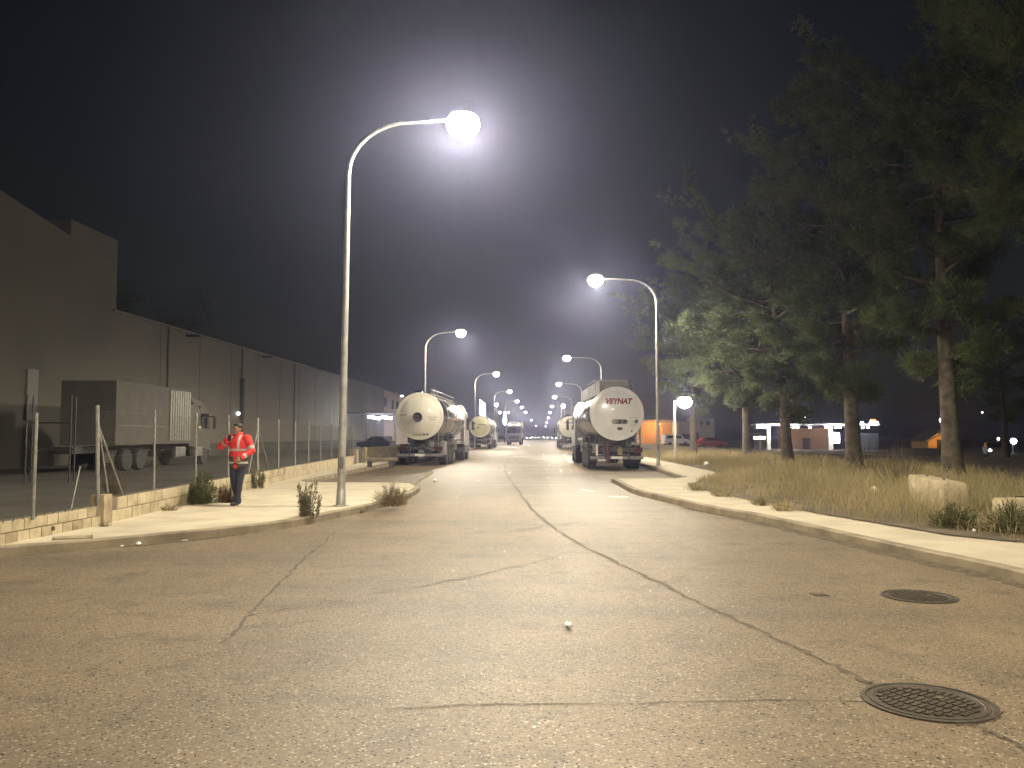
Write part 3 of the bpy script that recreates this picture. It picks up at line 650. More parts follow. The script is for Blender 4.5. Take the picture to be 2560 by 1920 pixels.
def tanker(label, x, y, rz, cap, shell, style, L=11.2, full=True):
    root = empty('tanker_truck', (x, y, 0.0), rz, label, 'tanker', 'tanker trucks parked along the kerbs')
    b = MB().lathe([(TR-0.03, 0.26), (TR, 0.30), (TR, L), (TR*0.9, L+0.22), (TR*0.5, L+0.36), (0.001, L+0.4)], 56, (0, 0, TZ), axis='y').build('barrel', shell, root, True)
    prof = [(TR*i/14, dome_y(TR*i/14)) for i in range(15)]; prof[0] = (0.001, prof[0][1])
    e = MB().lathe(prof, 56, (0, 0, TZ), axis='y').build('end_cap', cap, root, True)
    MB().lathe([(TR+0.004, 0.22), (TR+0.035, 0.23), (TR+0.035, 0.33), (TR+0.004, 0.34)], 56, (0, 0, TZ), axis='y').build('end_rim', M['cream'] if style != 'veynat' else M['white'], root, True)
    nb = 5
    for i in range(1, nb): yy = 0.3+(L-0.3)*i/nb; MB().lathe([(TR+0.002, yy-0.05), (TR+0.022, yy-0.045), (TR+0.022, yy+0.045), (TR+0.002, yy+0.05)], 48, (0, 0, TZ), axis='y').build('band', M['chrome'] if style == 'veynat' else M['greymetal'], b, True)
    def decal(fn, cx, cz, m, lift=0.005, name='marking', nu=10, nv=6): return link_mesh(name, on_dome(grid_patch(fn, nu, nv), cx, cz, lift), m, e)
    if style == 'veynat':
        me = text_mesh('VEYNAT', 0.36, 0.28, 0.02); me.name = 'lettering'
        w = max(v.co.x for v in me.vertices)-min(v.co.x for v in me.vertices)
        link_mesh('lettering', on_dome(me, 0.05, 0.55, 0.006, 1.24/w, 0.95), M['darkred'], e)
        decal(stadium(0.78, 0.22), 0.12, -0.38, M['greymetal'], 0.006, 'port_plate'); 
        for dx in (-0.24, 0.0, 0.22): decal(stadium(0.17, 0.17), 0.12+dx, -0.38, M['darkmetal'] if dx >= 0 else M['print'], 0.011, 'port')
        decal(stadium(0.28, 0.15), 0.12, -0.70, M['greymetal'], 0.006, 'port_plate'); decal(stadium(0.11, 0.11), 0.12, -0.70, M['darkmetal'], 0.011, 'port')
        decal(stadium(0.09, 0.09), 0.68, -0.82, M['darkmetal'], 0.008, 'port')
        for k, (dx, dz, w_, h_) in enumerate([(0.62, -0.20, 0.10, 0.03), (0.76, -0.20, 0.09, 0.03), (0.90, -0.19, 0.10, 0.03), (0.70, -0.36, 0.12, 0.03), (0.70, -0.44, 0.10, 0.02), (0.66, -0.53, 0.09, 0.035), (0.80, -0.53, 0.12, 0.035)]): decal(rect(w_, h_), dx, dz, M['print'], 0.006, 'small_print', 3, 2)
        decal(rect(0.16, 0.17), 0.88, -0.37, M['blueprint'], 0.006, 'sticker', 4, 4)
    elif style == 'cream':
        MB().lathe([(0.001, -0.02), (0.10, -0.02), (0.12, 0.0), (0.20, -0.005), (0.235, -0.06), (0.25, -0.05), (0.26, 0.12)], 30, (-0.08, dome_y(0.1)-0.03, TZ-0.06), axis='y').build('manhole', M['darkmetal'], e, True)
        MB().lathe([(0.001, -0.03), (0.06, -0.03), (0.07, 0.0)], 12, (-0.08, dome_y(0.1)-0.05, TZ-0.06), axis='y').build('manhole_hub', M['chrome'], e, True)
        for dx, dz, w_ in [(0.52, -0.06, 0.12), (0.68, -0.06, 0.10), (0.84, -0.07, 0.11), (0.60, -0.18, 0.10), (0.75, -0.19, 0.14)]: decal(rect(w_, 0.05), dx, dz, M['print'], 0.006, 'small_print', 3, 2)
        decal(rect(0.46, 0.05), -0.92, 0.06, M['print'], 0.006, 'scrape', 4, 2); decal(rect(0.05, 0.05), 0.10, 1.02, M['print'], 0.006, 'plate', 2, 2)
        decal(lambda u, v: (-0.62+0.22*u, -0.42+0.26*u+0.05*(v-0.5)), 0, 0, M['print'], 0.006, 'rust_streak')
        for dx in (0.24, 0.41): decal(stadium(0.11, 0.10), dx, -0.96, M['darkmetal'], 0.008, 'port')
        decal(rect(0.5, 0.05), -0.12, -0.99, M['print'], 0.006, 'plate', 4, 2)
    elif style == 'yellow':
        decal(stadium(0.20, 0.24), -0.62, 0.36, M['darkmetal'], 0.02, 'port'); decal(stadium(0.34, 0.30), -0.20, -0.10, M['print'], 0.006, 'plate'); decal(stadium(0.24, 0.26), -0.68, -0.20, M['print'], 0.006, 'plate'); decal(rect(0.95, 0.14), 0.25, 0.24, M['print'], 0.006, 'lettering')
    else:
        decal(rect(0.8, 0.2), -0.25, 0.45, M['print'], 0.006, 'lettering'); decal(stadium(0.2, 0.2), -0.2, -0.4, M['print'], 0.006, 'plate')
    zt2 = TZ+TR
    # catwalk / spill box on top
    if style == 'veynat':
        for s in (-0.75, 0.55): MB().box((s, L*0.5+0.1, zt2+0.06), (0.05, L-0.6, 0.62), bev=0.01).build('spill_box_side', M['greymetal'], root)
        MB().box((-0.1, 0.42, zt2+0.10), (1.34, 0.05, 0.42), bev=0.01).build('spill_box_end', M['greymetal'], root)
        MB().box((-0.1, L*0.5+0.2, zt2+0.0), (1.2, L-0.8, 0.04)).build('catwalk', M['galv'], root)
        MB().tube([(-0.8, 0.5, zt2+0.34), (0.6, 0.5, zt2+0.34)], 0.022, 6).build('handrail', M['galv'], root)
        MB().tube([(-0.86, 1.4, zt2-0.1), (-0.88, 1.4, zt2+0.42), (-0.88, 5.6, zt2+0.42), (-0.86, 5.6, zt2-0.1)], 0.022, 6).build('handrail', M['galv'], root)
    else:
        MB().box((0.15, L*0.5, zt2-0.01), (0.7, L-1.2, 0.05)).build('catwalk', M['galv'], root)
        MB().tube([(0.55, 0.5, zt2-0.1), (0.55, 0.5, zt2+0.20), (0.55, L-0.6, zt2+0.20), (0.55, L-0.6, zt2-0.1)], 0.025, 6).build('handrail', M['galv'], root)
    for i in range(5):
        yy = 1.0+i*(L-2)/4; l_ = MB().lathe([(0.28, -0.05), (0.28, 0.10), (0.24, 0.15), (0.001, 0.18)], 18, (-0.12, yy, zt2)).build('hatch', M['chrome'], root, True); MB().tube([(-0.12, yy, zt2+0.15), (-0.12, yy, zt2+0.30)], 0.03, 6).build('valve', M['chrome'], l_)
    # running gear
    for s in (-0.45, 0.45): MB().box((s, L*0.46, 1.20), (0.14, L*0.88, 0.30)).build('chassis_rail', M['chassis'], root)
    for yy in (1.0, 3.2, 6.5, 9.5): MB().box((0, yy, 1.36), (1.5, 0.16, 0.34)).build('cradle', M['chassis'], root)
    for yy in (2.0, 3.33, 4.66):
        for s in (-1, 1):
            wheel(root, (s*1.04, yy, 0.52), 0.52, 0.40, s); MB().side_prism([(yy-0.62, 0.95), (yy-0.45, 1.12), (yy+0.45, 1.12), (yy+0.62, 0.95), (yy+0.6, 0.90), (yy+0.43, 1.07), (yy-0.43, 1.07), (yy-0.6, 0.90)], s*1.04-0.22, s*1.04+0.22).build('mudguard', M['chassis'], root)
        MB().tube([(-1.0, yy, 0.52), (1.0, yy, 0.52)], 0.07, 8).build('axle', M['chassis'], root)
    for s in (-1, 1):
        MB().box((s*1.02, 1.28, 0.66), (0.44, 0.03, 0.62)).build('mud_flap', M['rubber'], root)
        MB().tube([(s*0.7, 7.6, 0.12), (s*0.7, 7.6, 1.2)], 0.07, 8).build('landing_leg', M['greymetal'], root)
        MB().box((s*1.12, 6.4, 1.0), (0.10, 1.7, 0.55), bev=0.02).build('side_locker', M['greymetal'], root)
        MB().tube([(s*1.12, 5.4, 1.36), (s*1.12, 9.0, 1.36)], 0.10, 8).build('hose_tube', M['greymetal'], root, True)
    MB().box((0, 0.38, 0.56), (2.44, 0.12, 0.14), bev=0.02).build('rear_bumper', M['greymetal'], root)
    MB().box((0, 0.46, 0.92), (2.40, 0.10, 0.20), bev=0.02).build('light_bar', M['chassis'], root)
    for s in (-1, 1):
        MB().box((s*0.98, 0.40, 0.92), (0.36, 0.05, 0.13), bev=0.015).build('tail_light', M['taillight'], root)
        MB().box((s*0.55, 0.42, 0.75), (0.08, 0.2, 0.5)).build('bumper_bracket', M['chassis'], root)
    MB().box((0, 0.318, 0.57), (0.52, 0.012, 0.11)).build('number_plate', M['white'] if style != 'yellow' else M['yellowish'], root)
    if style == 'veynat':
        MB().box((-0.92, 0.36, 0.92), (0.10, 0.04, 0.52), bev=0.01).build('marker_board', M['white'], root)
        MB().box((-1.05, 0.40, 0.98), (0.14, 0.06, 0.42), bev=0.01).build('marker_board', M['greymetal'], root)
        MB().tube([(-0.42, 0.42, 1.24), (-0.44, 0.30, 1.05), (-0.42, 0.28, 0.7), (-0.45, 0.26, 0.30)], [0.10, 0.10, 0.09, 0.06], 9).build('hanging_hose', M['maroon'], root, True)
        MB().tube([(-0.75, 0.5, 1.15), (-0.2, 0.5, 1.15)], 0.11, 10).build('pipe_outlet', M['maroon'], root, True)
        MB().side_prism([(0.24, 0.70), (0.36, 0.70), (0.30, 1.0)], 0.02, 0.24).build('wheel_chock', M['yellow'], root)
        MB().tube([(-0.5, 0.36, 0.73), (1.0, 0.36, 0.73)], 0.03, 6).build('step_rail', M['chrome'], root)
        MB().tube([(-0.55, 0.45, 1.32), (0.1, 0.45, 1.34)], 0.035, 8).build('drain_pipe', M['chrome'], root, True)
        MB().box((1.16, 1.0, 1.55), (0.05, 0.08, 0.9)).build('side_bracket', M['greymetal'], root)
    else:
        for s in (1,):
            MB().box((s*1.15, 1.05, 0.92), (0.30, 0.52, 0.72), bev=0.04).build('valve_cabinet', M['greywall'], root)
            MB().tube([(s*0.3, 0.36, 0.98), (s*0.75, 0.34, 0.80)], 0.035, 8).build('handle_bar', M['galv'], root)
            MB().lathe([(0.001, 0), (0.14, 0.0), (0.16, 0.10), (0.001, 0.12)], 16, (0.62, 0.40, 1.12), axis='y').build('outlet_cap', M['greymetal'], root, True)
        for i in range(4): MB().lathe([(0.03, -0.03), (0.04, 0.0), (0.03, 0.03)], 10, (1.2, 2.0+i*1.6, 1.62), axis='x').build('side_marker', M['chrome'], root, True)
    # ladder on the far rear corner
    if full:
        for s in (0.92, 1.16): MB().tube([(s, 0.75, 0.7), (s, 0.75, 2.6), (s*0.65, 0.75, zt2+0.3)], 0.02, 6).build('ladder_rail', M['galv'], root)
        for k in range(7): MB().tube([(0.92, 0.75, 0.85+k*0.28), (1.16, 0.75, 0.85+k*0.28)], 0.014, 5).build('ladder_rung', M['galv'], root)
    # tractor
    cab(root, L+0.75, M['white'])
    for s in (-0.42, 0.42): MB().box((s, L+0.2, 0.95), (0.12, 5.2, 0.26)).build('tractor_rail', M['chassis'], root)
    for s in (-1, 1):
        wheel(root, (s*0.98, L-0.55, 0.52), 0.52, 0.55, s); wheel(root, (s*1.05, L+2.2, 0.52), 0.52, 0.34, s)
        MB().box((s*1.0, L-0.55, 1.10), (0.58, 1.25, 0.05), bev=0.02).build('mudguard', M['greywall'], root)
    return root
tanker('silver tanker with white domed end lettered in red, parked on the right', 3.42, 38.3, R(1.6), M['white'], M['steel'], 'veynat')
tanker('tanker with cream domed end and round dark manhole, parked by the left wall', -6.45, 43.2, R(-0.6), M['cream'], M['steel'], 'cream')
tanker('tanker with pale yellow end marked by a dark oval port, beyond the cream one', -7.35, 97.0, 0.0, M['yellowish'], M['steel'], 'yellow', full=False)
tanker('pale ended tanker half hidden ahead of the red-lettered tanker on the right', 3.15, 97.0, R(0.4), M['cream'], M['steel'], 'plain', full=False)

# truck facing the camera far up the left kerb
tk = empty('parked_truck', (-4.75, 137.0, 0.0), math.pi, 'dark-fronted truck facing the road junction, far up the left kerb', 'truck')
cab(tk, -2.25, M['bluegrey'], 3.9)
MB().box((0, -7.2, 2.5), (2.5, 9.4, 2.6), bev=0.05).build('cargo_box', M['greywall'], tk)
MB().box((0, -0.55, 3.30), (2.3, 0.5, 0.28), bev=0.05).build('sun_visor', M['white'], tk)
for s in (-1, 1):
    wheel(tk, (s*1.0, -0.9, 0.5), 0.5, 0.34, s); wheel(tk, (s*1.0, -9.2, 0.5), 0.5, 0.5, s)
    MB().lathe([(0.001, -0.02), (0.16, 0.0), (0.17, 0.05)], 12, (s*0.7, -0.28, 3.32), axis='y').build('roof_lamp', M['warmglow'], tk, True)
MB().box((0, -5.5, 0.9), (1.0, 9, 0.25)).build('chassis_rail', M['chassis'], tk)

# truck standing in the yard
yt = empty('yard_truck', (0, 0, 0.02), 0, 'dark box truck with a pale ribbed panel standing in the yard', 'truck')
Lt = 8.0; yt.location = (-19.6, 35.2, 0.02); yt.rotation_euler = (0, 0, 0)
MB().box((0, Lt/2-0.2, 2.55), (2.45, Lt-0.4, 2.8), bev=0.04).build('cargo_box', M['truckbox'], yt)
for i in range(9): MB().box((1.245, Lt-2.75+i*0.27, 2.55), (0.06, 0.20, 2.5), bev=0.02).build('ribbed_panel', M['galv'], yt)
MB().box((1.24, 2.4, 2.0), (0.03, 4.6, 0.05)).build('side_rail', M['greymetal'], yt)
cab(yt, Lt+0.1, M['truckbox'])
for yy in (1.2, 2.5, Lt+1.6):
    for s in (-1, 1): wheel(yt, (s*1.0, yy, 0.5), 0.5, 0.34, s, 'darkmetal')
MB().box((0, Lt/2, 0.95), (1.0, Lt+4, 0.28)).build('chassis_rail', M['chassis'], yt)
MB().box((1.1, Lt-1.4, 0.75), (0.2, 1.2, 0.5), bev=0.03).build('tool_box', M['greymetal'], yt)
for z, y_ in ((3.05, Lt+0.45), (2.35, Lt+0.35), (1.6, Lt+0.4)): MB().lathe([(0.001, 0.0), (0.07, 0.01), (0.08, 0.05)], 10, (1.30, y_, z), axis='x').build('marker_lamp', M['chrome'], yt, True)
MB().box((1.27, Lt+0.7, 2.0), (0.05, 0.26, 0.12)).build('marker_lamp', M['yellowish'], yt)

# steel rack in the yard
rk = empty('steel_rack', (*at(120, 1130, 27.0)[:2], 0.02), R(20), 'dim open steel rack standing in the yard', 'rack')
for sx in (-0.65, 0.65):
    for sy in (0, 0.8): MB().tube([(sx, sy, 0), (sx, sy, 2.9)], 0.03, 6).build('upright', M['darkmetal'], rk)
for z in (0.5, 1.1, 2.0):
    for sy in (0, 0.8): MB().tube([(-0.65, sy, z), (0.65, sy, z)], 0.028, 6).build('beam', M['darkmetal'], rk)

# cars
def car(label, x, y, rz, paint, kind='car', lights=False, group=None):
    z0 = ground_h(x, y) if x > 9 else 0.0
    if 12 < x < 46 and 92 < y < 175: z0 += 0.03
    if x < -9: z0 = 0.02
    root = empty('van' if kind == 'van' else 'parked_car', (x, y, z0), rz, label, kind, group)
    if kind == 'van':
        body = [(-2.3, 0.35), (2.3, 0.35), (2.35, 0.8), (2.1, 1.05), (1.3, 1.2), (0.75, 1.85), (0.5, 1.93), (-2.2, 1.93), (-2.32, 1.7)]
        win = [(-2.0, 1.22), (0.95, 1.22), (0.58, 1.72), (-2.0, 1.72)]; wy = 1.45; hw = 0.92
        MB().side_prism(body, -hw, hw, lambda z: 0.0 if z < 1.0 else 0.1*(z-1.0)).build('body', paint, root)
        for s in (-1, 1): MB().side_prism(win, s*0.87-0.03, s*0.87+0.03).build('window', M['glass'], root)
    else:
        body = [(-2.05, 0.3), (2.05, 0.3), (2.1, 0.6), (1.95, 0.78), (0.95, 0.92), (-1.75, 0.95), (-2.1, 0.85)]
        cabn = [(-1.65, 0.93), (1.0, 0.91), (0.35, 1.38), (0.1, 1.45), (-0.95, 1.45), (-1.2, 1.38)]; wy = 1.28; hw = 0.86
        MB().side_prism(body, -hw, hw).build('body', paint, root)
        c_ = MB().side_prism(cabn, -0.8, 0.8, lambda z: 0.28*(z-0.92)).build('cabin', paint, root)
        for s in (-1, 1): MB().side_prism([(-1.35, 0.98), (0.75, 0.98), (0.28, 1.34), (-1.05, 1.34)], s*0.745-0.05, s*0.745+0.05).build('window', M['glass'], c_)
        MB().side_prism([(0.93, 0.97), (0.99, 0.95), (0.40, 1.38), (0.34, 1.36)], -0.66, 0.66).build('windscreen', M['glass'], c_)
    for yy in (-wy, wy):
        for s in (-1, 1): wheel(root, (s*(hw-0.08), yy, 0.32), 0.32, 0.2, s)
    hl = M['warmglow'] if lights else M['greymetal']
    for s in (-1, 1):
        MB().lathe([(0.001, 0.04), (0.10, 0.03), (0.12, -0.02)], 12, (s*0.62, 2.08 if kind == 'car' else 2.33, 0.66 if kind == 'car' else 0.80), axis='y').build('headlight', hl if not lights else M['lampfar'], root, True)
        MB().box((s*0.66, -2.07 if kind == 'car' else -2.33, 0.78), (0.3, 0.05, 0.14)).build('tail_light', M['taillight'], root)
    return root
car('dark parked car under the loading canopy, nearer the pinkish block', -20.6, 109.0, R(10), M['chassis'], group='cars under the canopy')
car('dark parked car in front of the loading canopy tubes', -19.3, 96.0, R(75), M['darkmetal'], group='cars under the canopy')
car('white van parked on the gravel lot in front of the orange-lit building', 23.0, 146.0, R(-72), M['white'], 'van')
car('reddish car parked beside the gravel lot near the grey house', 22.3, 112.0, R(-80), M['red'])
car('car with two bright headlights on facing the trees, far right', 43.5, 82.0, R(158), M['greymetal'], lights=True)
for i, (x, y_, Y) in enumerate([(1322, 1086, 300), (1334, 1085, 340), (1342, 1090, 380), (1362, 1087, 420), (1365, 1091, 330), (1385, 1089, 300), (1290, 1093, 260)]):
    q = at(x, 1090, Y); car('far-off car with headlights on, down the end of the road', q.x, Y, math.pi, M['greymetal'], lights=True, group='cars coming far down the road')

# ------------------------------------------------------------------ lit signs and masts beyond the tankers
def lit_sign(label, x0, y0, x1, y1, Y, m, shape='panel', cat='sign'):
    a, b = at(x0, y0, Y), at(x1, y1, Y); cx = (a.x+b.x)/2; w = abs(b.x-a.x)
    root = empty('lit_sign', (cx, Y, 0), 0, label, cat)
    if shape == 'panel':
        hz = (a.z-b.z)*0.09
        mb = MB(); mb.add([(-w/2, 0, b.z), (w/2, 0.4, b.z), (w/2, 0.4, a.z-3*hz), (-w/2, 0, a.z), (-w/2, 0.35, b.z), (w/2, 0.75, b.z), (w/2, 0.75, a.z-3*hz), (-w/2, 0.35, a.z)], [(0, 1, 2, 3), (4, 7, 6, 5), (0, 4, 5, 1), (3, 2, 6, 7), (0, 3, 7, 4), (1, 5, 6, 2)]); mb.build('panel', m, root)
    else:
        MB().lathe([(0.001, a.z), (w*0.35, a.z-0.1), (w*0.38, a.z*0.6+b.z*0.4), (w*0.5, a.z*0.35+b.z*0.65), (w*0.38, b.z+0.2), (0.001, b.z)], 14).build('panel', m, root, True)
    MB().tube([(0, 0.2, 0), (0, 0.2, b.z+0.05)], 0.09, 8).build('post', M['darkmetal'], root)
    return root
lit_sign('tall white lit sign panel standing behind the yellow-ended tanker', 1199, 998, 1213, 1041, 135, M['whiteglow'])
t_ = lit_sign('slim white lit totem with two side lamps, left of the far truck', 1257, 1029, 1267, 1063, 165, M['whiteglow'], 'totem', 'totem')
for dx, m in ((-1.0, M['lampfar']), (0.75, M['whiteglow'])):
    MB().tube([(0, 0, 6.1), (dx, 0, 6.15)], 0.04, 6).build('arm', M['darkmetal'], t_); MB().lathe([(0.001, -0.25), (0.2, -0.15), (0.25, 0), (0.2, 0.15), (0.001, 0.25)], 12, (dx, 0, 6.1), sx=1.0 if dx < 0 else 0.5, sz=1.0 if dx < 0 else 0.5).build('side_lamp', m, t_, True)
lit_sign('white oval lit totem standing right beside the far truck', 1299, 1056, 1308, 1076, 150, M['whiteglow'], 'totem', 'totem')
def mast(label, x, y, Y, r, m, cat='floodlight', posts=1, col=None, watts=0, name='floodlight_mast'):
    q = at(x, y, Y); g = ground_h(q.x, Y) if q.x > 9 else 0.0
    root = empty(name, (q.x, Y, g), 0, label, cat)
    for i in range(posts): MB().tube([((i-(posts-1)/2)*0.5, 0.25, 0), ((i-(posts-1)/2)*0.5, 0.25, q.z-g)], 0.06, 7).build('post', M['pole'], root, True)
    MB().box((0, 0.2, q.z-g+r*0.9), (r*1.6, 0.3, 0.12), bev=0.03).build('lamp_head', M['greymetal'], root)
    MB().lathe([(0.001, -r), (r*0.7, -r*0.7), (r, 0), (r*0.7, r*0.7), (0.001, r)], 14, (0, 0, q.z-g)).build('lamp_glass', m, root, True)
    if watts: point_light(root, (0, -r-0.3, q.z-g-0.1), watts, col or (1, 0.9, 0.75), 0.25)
    return root
mast('round floodlight glowing behind the second far lamp pole, over the yellow-ended tanker', 1241.5, 1012, 150, 0.30, M['lampfar'])
mast('floodlight on twin posts above the half hidden right tanker', 1408, 1015, 130, 0.30, M['lampfar'], posts=2)
mast('white round lamp peeping out behind the nearest thick pine trunk', 2356, 1051, 120, 0.38, M['lampfar'])
mast('small distant lamp left of the station canopy, higher of the two', 1962, 1034, 240, 0.24, M['lampfar'], 'lamp')
mast('small distant lamp above the middle of the station canopy', 2014, 1043, 240, 0.22, M['lampfar'], 'lamp')
mast('small lamp on a short post near the right dark far trunk', 2496, 1097, 110, 0.14, M['lampfar'], 'lamp')
t_ = mast('wide bright white floodlight low beyond the car with headlights', 2534, 1103, 120, 0.42, M['tubeglow'])
mast('faint tiny lamp high above the car with headlights', 2456, 1031, 200, 0.12, M['lampfar'], 'lamp')
# short warm lamp near the verge
q = at(1711, 1010, 51.0); bx = at(1687, 1120, 51.0).x
sl_ = empty('yard_lamp', (bx, 51.0, 0.11), 0, 'short lamp post with a wide glaring warm head, in front of the farthest pine', 'street lamp')
MB().tube([(0, 0, 0), (0, 0, q.z+0.1)], [0.085, 0.07], 10).build('pole', M['pole'], sl_, True); MB().tube([(0, 0, q.z), (q.x-bx, 0, q.z+0.02)], 0.05, 8).build('arm', M['pole'], sl_)
MB().box((q.x-bx, 0, q.z+0.30), (0.7, 0.4, 0.10), bev=0.04).build('lamp_head', M['greymetal'], sl_)
MB().lathe([(0.001, -0.36), (0.20, -0.31), (0.36, -0.16), (0.41, 0.0), (0.36, 0.16), (0.20, 0.27), (0.001, 0.28)], 20, (q.x-bx, 0, q.z), sx=1.1).build('lamp_glass', M['lampglass'], sl_, True)  # globe enlarged to stand in for this lamp's glare
point_light(sl_, (q.x-bx, -0.9, q.z-0.3), 380, (1, 0.80, 0.48), 0.25)

# ------------------------------------------------------------------ buildings on the right
ob = empty('orange_lit_building', (0, 0, 0), 0, 'low building with ochre walls glowing under sodium light, behind the white van', 'building')
Y = 158.0; a, b = at(1600, 1056, Y), at(1692, 1104, Y); ob.location = ((a.x+b.x)/2, Y, ground_h((a.x+b.x)/2, Y)); zz = a.z-ob.location.z; ww = b.x-a.x
MB().box((0, 3, zz/2), (ww, 6, zz)).build('wall', M['ochre'], ob); MB().box((0, 2.6, zz+0.25), (ww+0.4, 7, 0.5)).build('roof', M['roofgrey'], ob)
for x_ in (-0.30, 0.12, 0.36): MB().box((ww*x_, -0.06, zz*0.45), (0.22, 0.16, zz*0.9)).build('pilaster', M['ochre'], ob)
MB().box((ww*0.24, -0.05, zz*0.36), (ww*0.4, 0.14, 0.16)).build('ledge', M['brownwall'], ob)
MB().box((0, -0.25, zz-0.35), (0.5, 0.3, 0.2), bev=0.04).build('wall_lamp', M['warmglow'], ob)
point_light(ob, (-1.0, -3.0, zz-0.6), 800, (1.0, 0.46, 0.09), 0.3)
gh = empty('grey_house', (0, 0, 0), 0, 'grey flat-roofed house with dark doorways right of the orange-lit building', 'building')
Y = 150.0; a, b = at(1693, 1054, Y), at(1752, 1104, Y); c = at(1784, 1045, Y); gx = a.x; gh.location = (gx, Y, ground_h(gx, Y))
zz = a.z-gh.location.z; w1 = b.x-a.x; w2_ = c.x-a.x; z2 = c.z-gh.location.z
MB().box((w1/2, 3, zz/2), (w1, 6, zz)).build('wall', M['greywall'], gh); MB().box((w1+ (w2_-w1)/2-0.6, 3.2, z2/2), (w2_-w1+1.5, 6, z2)).build('tall_wall', M['greywall'], gh)
MB().box((w1*0.32, -0.03, 1.05), (w1*0.42, 0.1, 2.1)).build('garage_door', M['darkmetal'], gh); MB().box((w1*0.80, -0.03, 1.25), (0.9, 0.1, 2.3)).build('door', M['darkmetal'], gh)
for x_ in (0.95, 1.25): MB().box((w1*x_+0.3, 0.17, z2-0.9), (0.6, 0.1, 0.7)).build('window', M['glass'], gh)
# filling station
st_ = empty('filling_station', (0, 0, 0), 0, 'lit filling station with a long thin canopy and white columns beyond the pines', 'building')
Y = 150.0; P = lambda x, y, YY=Y: at(x, y, YY)
a, b = P(1888, 1063), P(2200, 1070); g0 = ground_h(45, Y); st_.location = ((a.x+b.x)/2, Y, g0); X0 = st_.location.x
MB().box((0, 3, a.z-g0+0.1), (b.x-a.x, 7, 0.34), bev=0.03).build('canopy', M['white'], st_)
for x in (1892, 1901, 1909, 1959, 1970, 1981, 1991, 2022, 2062, 2074, 2086, 2096, 2153, 2166):
    q = P(x, 1068.5); MB().lathe([(0.001, -0.18), (0.2, -0.14), (0.26, 0), (0.2, 0.1)], 10, (q.x-X0, -0.75, q.z-g0)).build('canopy_lamp', M['tubeglow'], st_, True)
for x, w in ((1922, 0.6), (2077, 0.7)): q = P(x, 1066); MB().box((q.x-X0, 0.3, (a.z-g0)/2), (w, 0.5, a.z-g0)).build('column', M['white'], st_)
q0, q1 = P(1965, 1070, 156), P(2072, 1118, 156); MB().box(((q0.x+q1.x)/2-X0, 9, (q0.z-g0)/2), (q1.x-q0.x, 5, q0.z-g0)).build('shop_wall', M['brownwall'], st_)
q = P(2018, 1095, 156); MB().box((q.x-X0, 6.46, (q.z-g0)/2), (1.3, 0.1, q.z-g0)).build('shop_door', M['darkmetal'], st_)
q0, q1 = P(2082, 1082), P(2103, 1108); MB().box(((q0.x+q1.x)/2-X0, 0.8, (q0.z+q1.z)/2-g0), (q1.x-q0.x, 0.3, q0.z-q1.z)).build('lit_window', M['whiteglow'], st_)
q0, q1 = P(2150, 1083), P(2200, 1124); MB().box(((q0.x+q1.x)/2-X0, 2.0, (q0.z-g0)/2), (q1.x-q0.x, 3, q0.z-g0)).build('car_wash', M['bluegrey'], st_)
q = P(2181, 1058); s_ = MB().box((q.x-X0, -0.6, q.z-g0), (1.5, 0.25, 0.55), bev=0.08).build('lit_sign', M['tubeglow'], st_); MB().box((q.x-X0-0.1, -0.55, q.z-g0+0.45), (1.0, 0.22, 0.45), bev=0.1).build('red_sign', M['redglow'], s_)
q = P(2152, 1058); MB().lathe([(0.001, -0.3), (0.25, -0.2), (0.25, 0.2), (0.001, 0.3)], 10, (q.x-X0, -0.6, q.z-g0)).build('lit_emblem', M['tubeglow'], st_, True)
for xx in (-7.0, 3.2): point_light(st_, (xx, -1.8, 3.4), 700, (1.0, 0.95, 0.86), 0.3)
fp = empty('fuel_pump', (*P(1899, 1110, 142)[:2], 0), 0, 'fuel pump with a bright lit header at the edge of the station', 'pump'); fp.location.z = ground_h(fp.location.x, 142)
MB().box((0, 0, 1.0), (1.5, 0.7, 2.0), bev=0.05).build('body', M['greywall'], fp); MB().box((0, 0, 2.15), (1.8, 0.8, 0.42), bev=0.06).build('header', M['warmglow'], fp); MB().box((0, -0.36, 0.9), (0.25, 0.05, 1.6)).build('hose_panel', M['white'], fp); MB().box((0, 0, -0.02), (3.6, 1.6, 0.16)).build('plinth', M['greywall'], fp)
lit_sign('beige price board above the fuel pump', 1877, 1083, 1904, 1087.5, 138, M['cream'])
oh = empty('gable_shed', (0, 0, 0), 0, 'orange-lit gabled shed beside the nearest thick pine trunk', 'building')
Y = 112.0; a, b = at(2331, 1083, Y), at(2362, 1124, Y); oh.location = ((a.x+b.x)/2, Y, ground_h(60, Y)); ww = b.x-a.x+1.2; z_ = a.z-oh.location.z
mb = MB(); mb.add([(-ww/2, 0, 0), (ww/2, 0, 0), (ww/2, 0, z_+0.5), (-ww/2, 0, z_-1.1), (-ww/2, 5, 0), (ww/2, 5, 0), (ww/2, 5, z_+0.5), (-ww/2, 5, z_-1.1)], [(0, 1, 2, 3), (4, 7, 6, 5), (0, 4, 5, 1), (3, 2, 6, 7), (0, 3, 7, 4), (1, 5, 6, 2)]); mb.build('wall', M['ochre'], oh)
MB().box((-0.3, 2.5, z_-0.2), (ww+0.5, 5.6, 0.14), ry=-math.atan2(1.6, ww)).build('roof', M['roofgrey'], oh); MB().box((0.2, -0.04, 1.0), (0.9, 0.1, 2.0)).build('door', M['darkmetal'], oh)
point_light(oh, (-0.6, -2.0, 2.2), 170, (1.0, 0.5, 0.12), 0.2)
